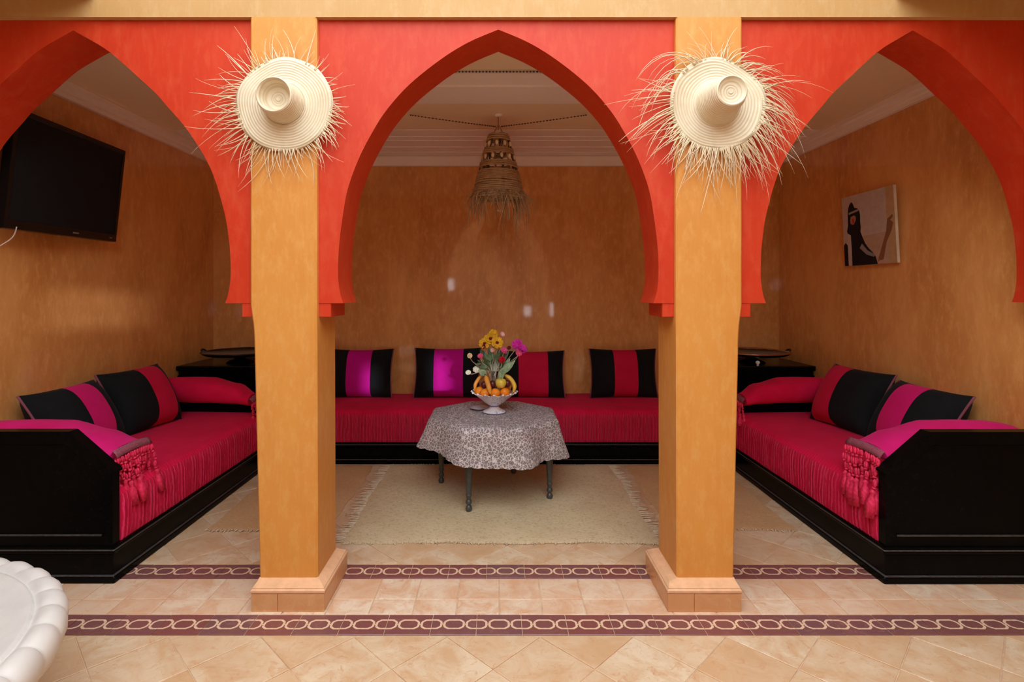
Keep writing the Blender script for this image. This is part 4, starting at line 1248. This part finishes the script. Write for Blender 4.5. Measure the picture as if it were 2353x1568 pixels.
for (z, kk) in ((2.65, 10), (2.545, 12)):
    m = MB()
    for k in range(kk):
        a = 2 * PI * k / kk + 0.2; r = lr_(z)
        m.ellipsoid((LX + r * math.cos(a), LY + r * math.sin(a), z), 0.014, 0.014, 0.02, 8, 6)
    m.build('knot_row', STRAW_F, lp, smooth=True)
rq = random.Random(21); m = MB()
for k in range(110):
    a = rq.uniform(0, 2 * PI); r = 0.205 + rq.uniform(-0.015, 0.012); L = rq.uniform(0.05, 0.28) * (1.15 if math.cos(a) > 0.2 else 0.9)
    fl_ = rq.uniform(-0.02, 0.10); tw = rq.uniform(-0.35, 0.35)
    pts = []
    for q in range(6):
        s = q / 5
        rad = r + fl_ * math.sin(s * PI * 0.6)
        pts.append((LX + rad * math.cos(a + tw * s), LY + rad * math.sin(a + tw * s), 2.25 + 0.02 * rq.random() - L * s ** 1.3))
    m.tube(pts, [0.004, 0.0038, 0.0034, 0.003, 0.0025, 0.0015], 4)
m.build('fringe', RAFFIA, lp, smooth=True)['kind'] = 'stuff'

# dark beaded cords on the ceiling
CORD = simple('dark_beaded_cord', (0.10, 0.055, 0.025), 0.6, 0.3, var=0.5, sc=80)
def beaded(label, pts, seed, nb):
    t = thing('beaded_cord', label, 'cord', pts[0], group='beaded cords on the ceiling')
    P = spline3(pts, 12)
    MB().tube(P, 0.0016, 5).build('cord_strand', CORD, t, smooth=True)
    m = MB()
    for k in range(nb):
        f = (k + 0.5) / nb * (len(P) - 1); i = int(f); a = f - i
        c = Vector(P[i]) * (1 - a) + Vector(P[min(i + 1, len(P) - 1)]) * a
        m.ellipsoid(c, 0.0065, 0.0065, 0.006, 6, 5)
    m.build('beads', CORD, t, smooth=True)['kind'] = 'stuff'
beaded('dark beaded cord running from the lamp towards the television bay', [(-0.02, LY, 2.80), (-0.20, LY, 2.822), (-0.45, LY, 2.856), (-0.70, LY, 2.892)], 1, 30)
beaded('dark beaded cord running from the lamp towards the picture bay', [(0.02, LY, 2.80), (0.20, LY, 2.822), (0.45, LY, 2.856), (0.70, LY, 2.892)], 2, 30)
beaded('straight dark beaded cord crossing the ceiling above the arch opening', [(-0.9, 3.44, 2.888), (-0.3, 3.44, 2.887), (0.3, 3.44, 2.887), (0.9, 3.44, 2.888)], 3, 84)

# ------------------------------------------------------------------ straw hats
def hat(label, cx, cz, R, crown, tilt, seed, strands, dent):
    y0 = YF - 0.006
    t = thing('straw_hat', label, 'hat', (cx, y0, cz), tilt, 'straw hats hung on the pillars')
    rb, rt, hc, sag = crown
    prof = [(R, 0.012), (R - 0.02, 0.013), (R * 0.75, 0.016), (rb + 0.02, 0.019), (rb + 0.004, 0.022), (rb, 0.030), (rb * 0.6 + rt * 0.4, hc * 0.45), (rb * 0.2 + rt * 0.8 + 0.002, hc * 0.8), (rt, hc - 0.006), (rt - 0.003, hc - 0.001), (rt - 0.007, hc), (rt * 0.86, hc - 0.004 - dent * 0.35), (rt * 0.74, hc - 0.006 - dent * 0.75), (rt * 0.45, hc - 0.008 - dent), (rt * 0.16, hc - 0.006 - dent), (0.0, hc - 0.010 - dent)]
    def mod(a, r, h):
        if r > rb + 0.02:
            k = (r - rb) / (R - rb)
            return r * (1 + 0.02 * k * math.sin(2 * a + seed) + 0.008 * k * math.sin(9 * a)), h + sag * k * k * (0.5 + 0.5 * math.sin(2 * a + 1.3 * seed)) + 0.004 * k * math.sin(5 * a)
        return r, h
    m = MB(); 
    def brim_only(p): return p
    split = 6
    m.lathe(prof[:split], (0, 0, 0), 72, 'Y', mod)
    o = m.build('brim', STRAW, t, smooth=True, local=True)
    s1 = o.modifiers.new('thick', 'SOLIDIFY'); s1.thickness = 0.004; s1.offset = 1
    m = MB(); m.lathe(prof[split - 1:], (0, 0, 0), 56, 'Y', None)
    o = m.build('crown', STRAW, t, smooth=True, local=True)
    m = MB(); m.lathe([(rt * 0.20, 0.004), (rt * 0.14, 0.010), (rt * 0.04, 0.008), (0, 0.008)], (0, -(hc - 0.012 - dent), 0), 16, 'Y'); m.build('crown_button', STRAW, t, smooth=True, local=True)
    rq = random.Random(seed * 17 + 3)
    m = MB()
    for (a0, a1, n, l0, l1, droop, curl) in strands:
        for q in range(n):
            a = math.radians(a0 + (a1 - a0) * (int(q / 3) * 3 + rq.random() * 2.2) / n)
            L = rq.uniform(l0, l1) * (0.6 + 0.4 * rq.random())
            if rq.random() < 0.25: L *= 1.3
            tang = rq.uniform(-0.6, 0.6) + curl * rq.random()
            d = Vector((math.cos(a), 0, math.sin(a))); tg = Vector((-math.sin(a), 0, math.cos(a)))
            p = Vector((math.cos(a), 0, math.sin(a))) * (R - 0.012)
            p.y = -0.014 - sag * (0.5 + 0.5 * math.sin(2 * a + 1.3 * seed)) * 0.8
            out = rq.uniform(-0.15, 0.12); bend = rq.uniform(-0.9, 0.9)
            pts = [tuple(p)]
            dirn = (d + tg * tang * 0.5 + Vector((0, -out, 0))).normalized()
            NS = 7
            for k in range(1, NS):
                dirn = (dirn + Vector((0, 0, -1)) * droop * rq.uniform(0.7, 1.2) / NS + tg * (tang * 0.25 + bend) / NS).normalized()
                p = p + dirn * (L / (NS - 1))
                p.y = min(p.y, -0.004)
                pts.append(tuple(p))
            w = rq.uniform(0.0011, 0.0029)
            m.tube(pts, [w * (1.25 - 1.0 * k / (NS - 1)) for k in range(NS)], 4)
    o = m.build('straw_fringe', STRAW_F, t, smooth=True, local=True)
    o['kind'] = 'stuff'
    return t
# angles: 0 = right, 90 = up, 180 = left, 270 = down
hat('straw hat with flat round brim on the pillar by the television bay', -1.012, 2.385, 0.226, (0.098, 0.082, 0.150, 0.006), (0, 0, 0), 1,
    [(0, 60, 16, 0.05, 0.11, 0.2, -0.3), (60, 130, 14, 0.06, 0.20, 0.1, 0.2), (122, 170, 22, 0.10, 0.27, 0.15, 0.2), (165, 215, 24, 0.12, 0.32, 0.15, 0.0), (215, 262, 30, 0.10, 0.25, 0.2, 0.3), (262, 312, 34, 0.06, 0.20, 0.3, 0.0), (312, 362, 40, 0.05, 0.14, 0.5, -0.3), (90, 125, 10, 0.03, 0.07, 0.3, 0.2)], 0.055)
hat('straw hat with long drooping fringe on the pillar by the picture bay', 1.035, 2.388, 0.222, (0.104, 0.070, 0.190, 0.03), (0, 0, 0), 2,
    [(20, 75, 30, 0.08, 0.26, 1.6, -0.6), (-25, 30, 54, 0.12, 0.32, 1.8, -0.4), (75, 120, 20, 0.08, 0.20, 1.4, 0.5), (110, 165, 18, 0.18, 0.36, 2.8, 0.6), (160, 205, 24, 0.12, 0.32, 0.8, 0.3), (205, 262, 54, 0.12, 0.27, 0.3, 0.2), (262, 305, 52, 0.12, 0.30, 0.3, 0.0), (300, 338, 36, 0.14, 0.32, 0.9, -0.1)], 0.012)

# ------------------------------------------------------------------ fountain basin
FX, FY, FZ = -2.10, 1.385, 0.45
fo = thing('fountain', 'white carved stone fountain basin with lobed rim in the courtyard', 'fountain', (FX, FY, 0))
def lobes(t, r, h):
    k = max(0.0, min(1.0, (r - 0.700) / 0.035))
    g = abs(math.sin(19 * t + 0.35 * k)) ** 0.35
    low = max(0.0, min(1.0, (FZ - 0.03 - h) / 0.10))
    return r + k * 0.030 * (g - 0.9) * (0.45 + 0.55 * low), h + k * 0.024 * (g - 0.9) * (1 - low)
prof = [(0.0, FZ - 0.115), (0.25, FZ - 0.105), (0.45, FZ - 0.075), (0.58, FZ - 0.040), (0.65, FZ - 0.016), (0.685, FZ - 0.006), (0.694, FZ - 0.005), (0.699, FZ - 0.014), (0.705, FZ - 0.012), (0.716, FZ - 0.002), (0.732, FZ + 0.006), (0.750, FZ + 0.006), (0.768, FZ - 0.002), (0.782, FZ - 0.018), (0.790, FZ - 0.042), (0.789, FZ - 0.070), (0.778, FZ - 0.100), (0.755, FZ - 0.128), (0.70, FZ - 0.150), (0.58, FZ - 0.185), (0.40, FZ - 0.215), (0.25, FZ - 0.225)]
MB().lathe(prof, (FX, FY, 0), 608, mod=lobes).build('basin', STONE, fo, smooth=True, sharp=80)
MB().lathe([(0.25, FZ - 0.22), (0.20, FZ - 0.235), (0.15, 0.19), (0.14, 0.16), (0.17, 0.12), (0.23, 0.08), (0.28, 0.06), (0.29, 0.03), (0.34, 0.025), (0.35, 0.0015), (0.0, 0.0015)], (FX, FY, 0), 64).build('pedestal', STONE, fo, smooth=True, sharp=40)
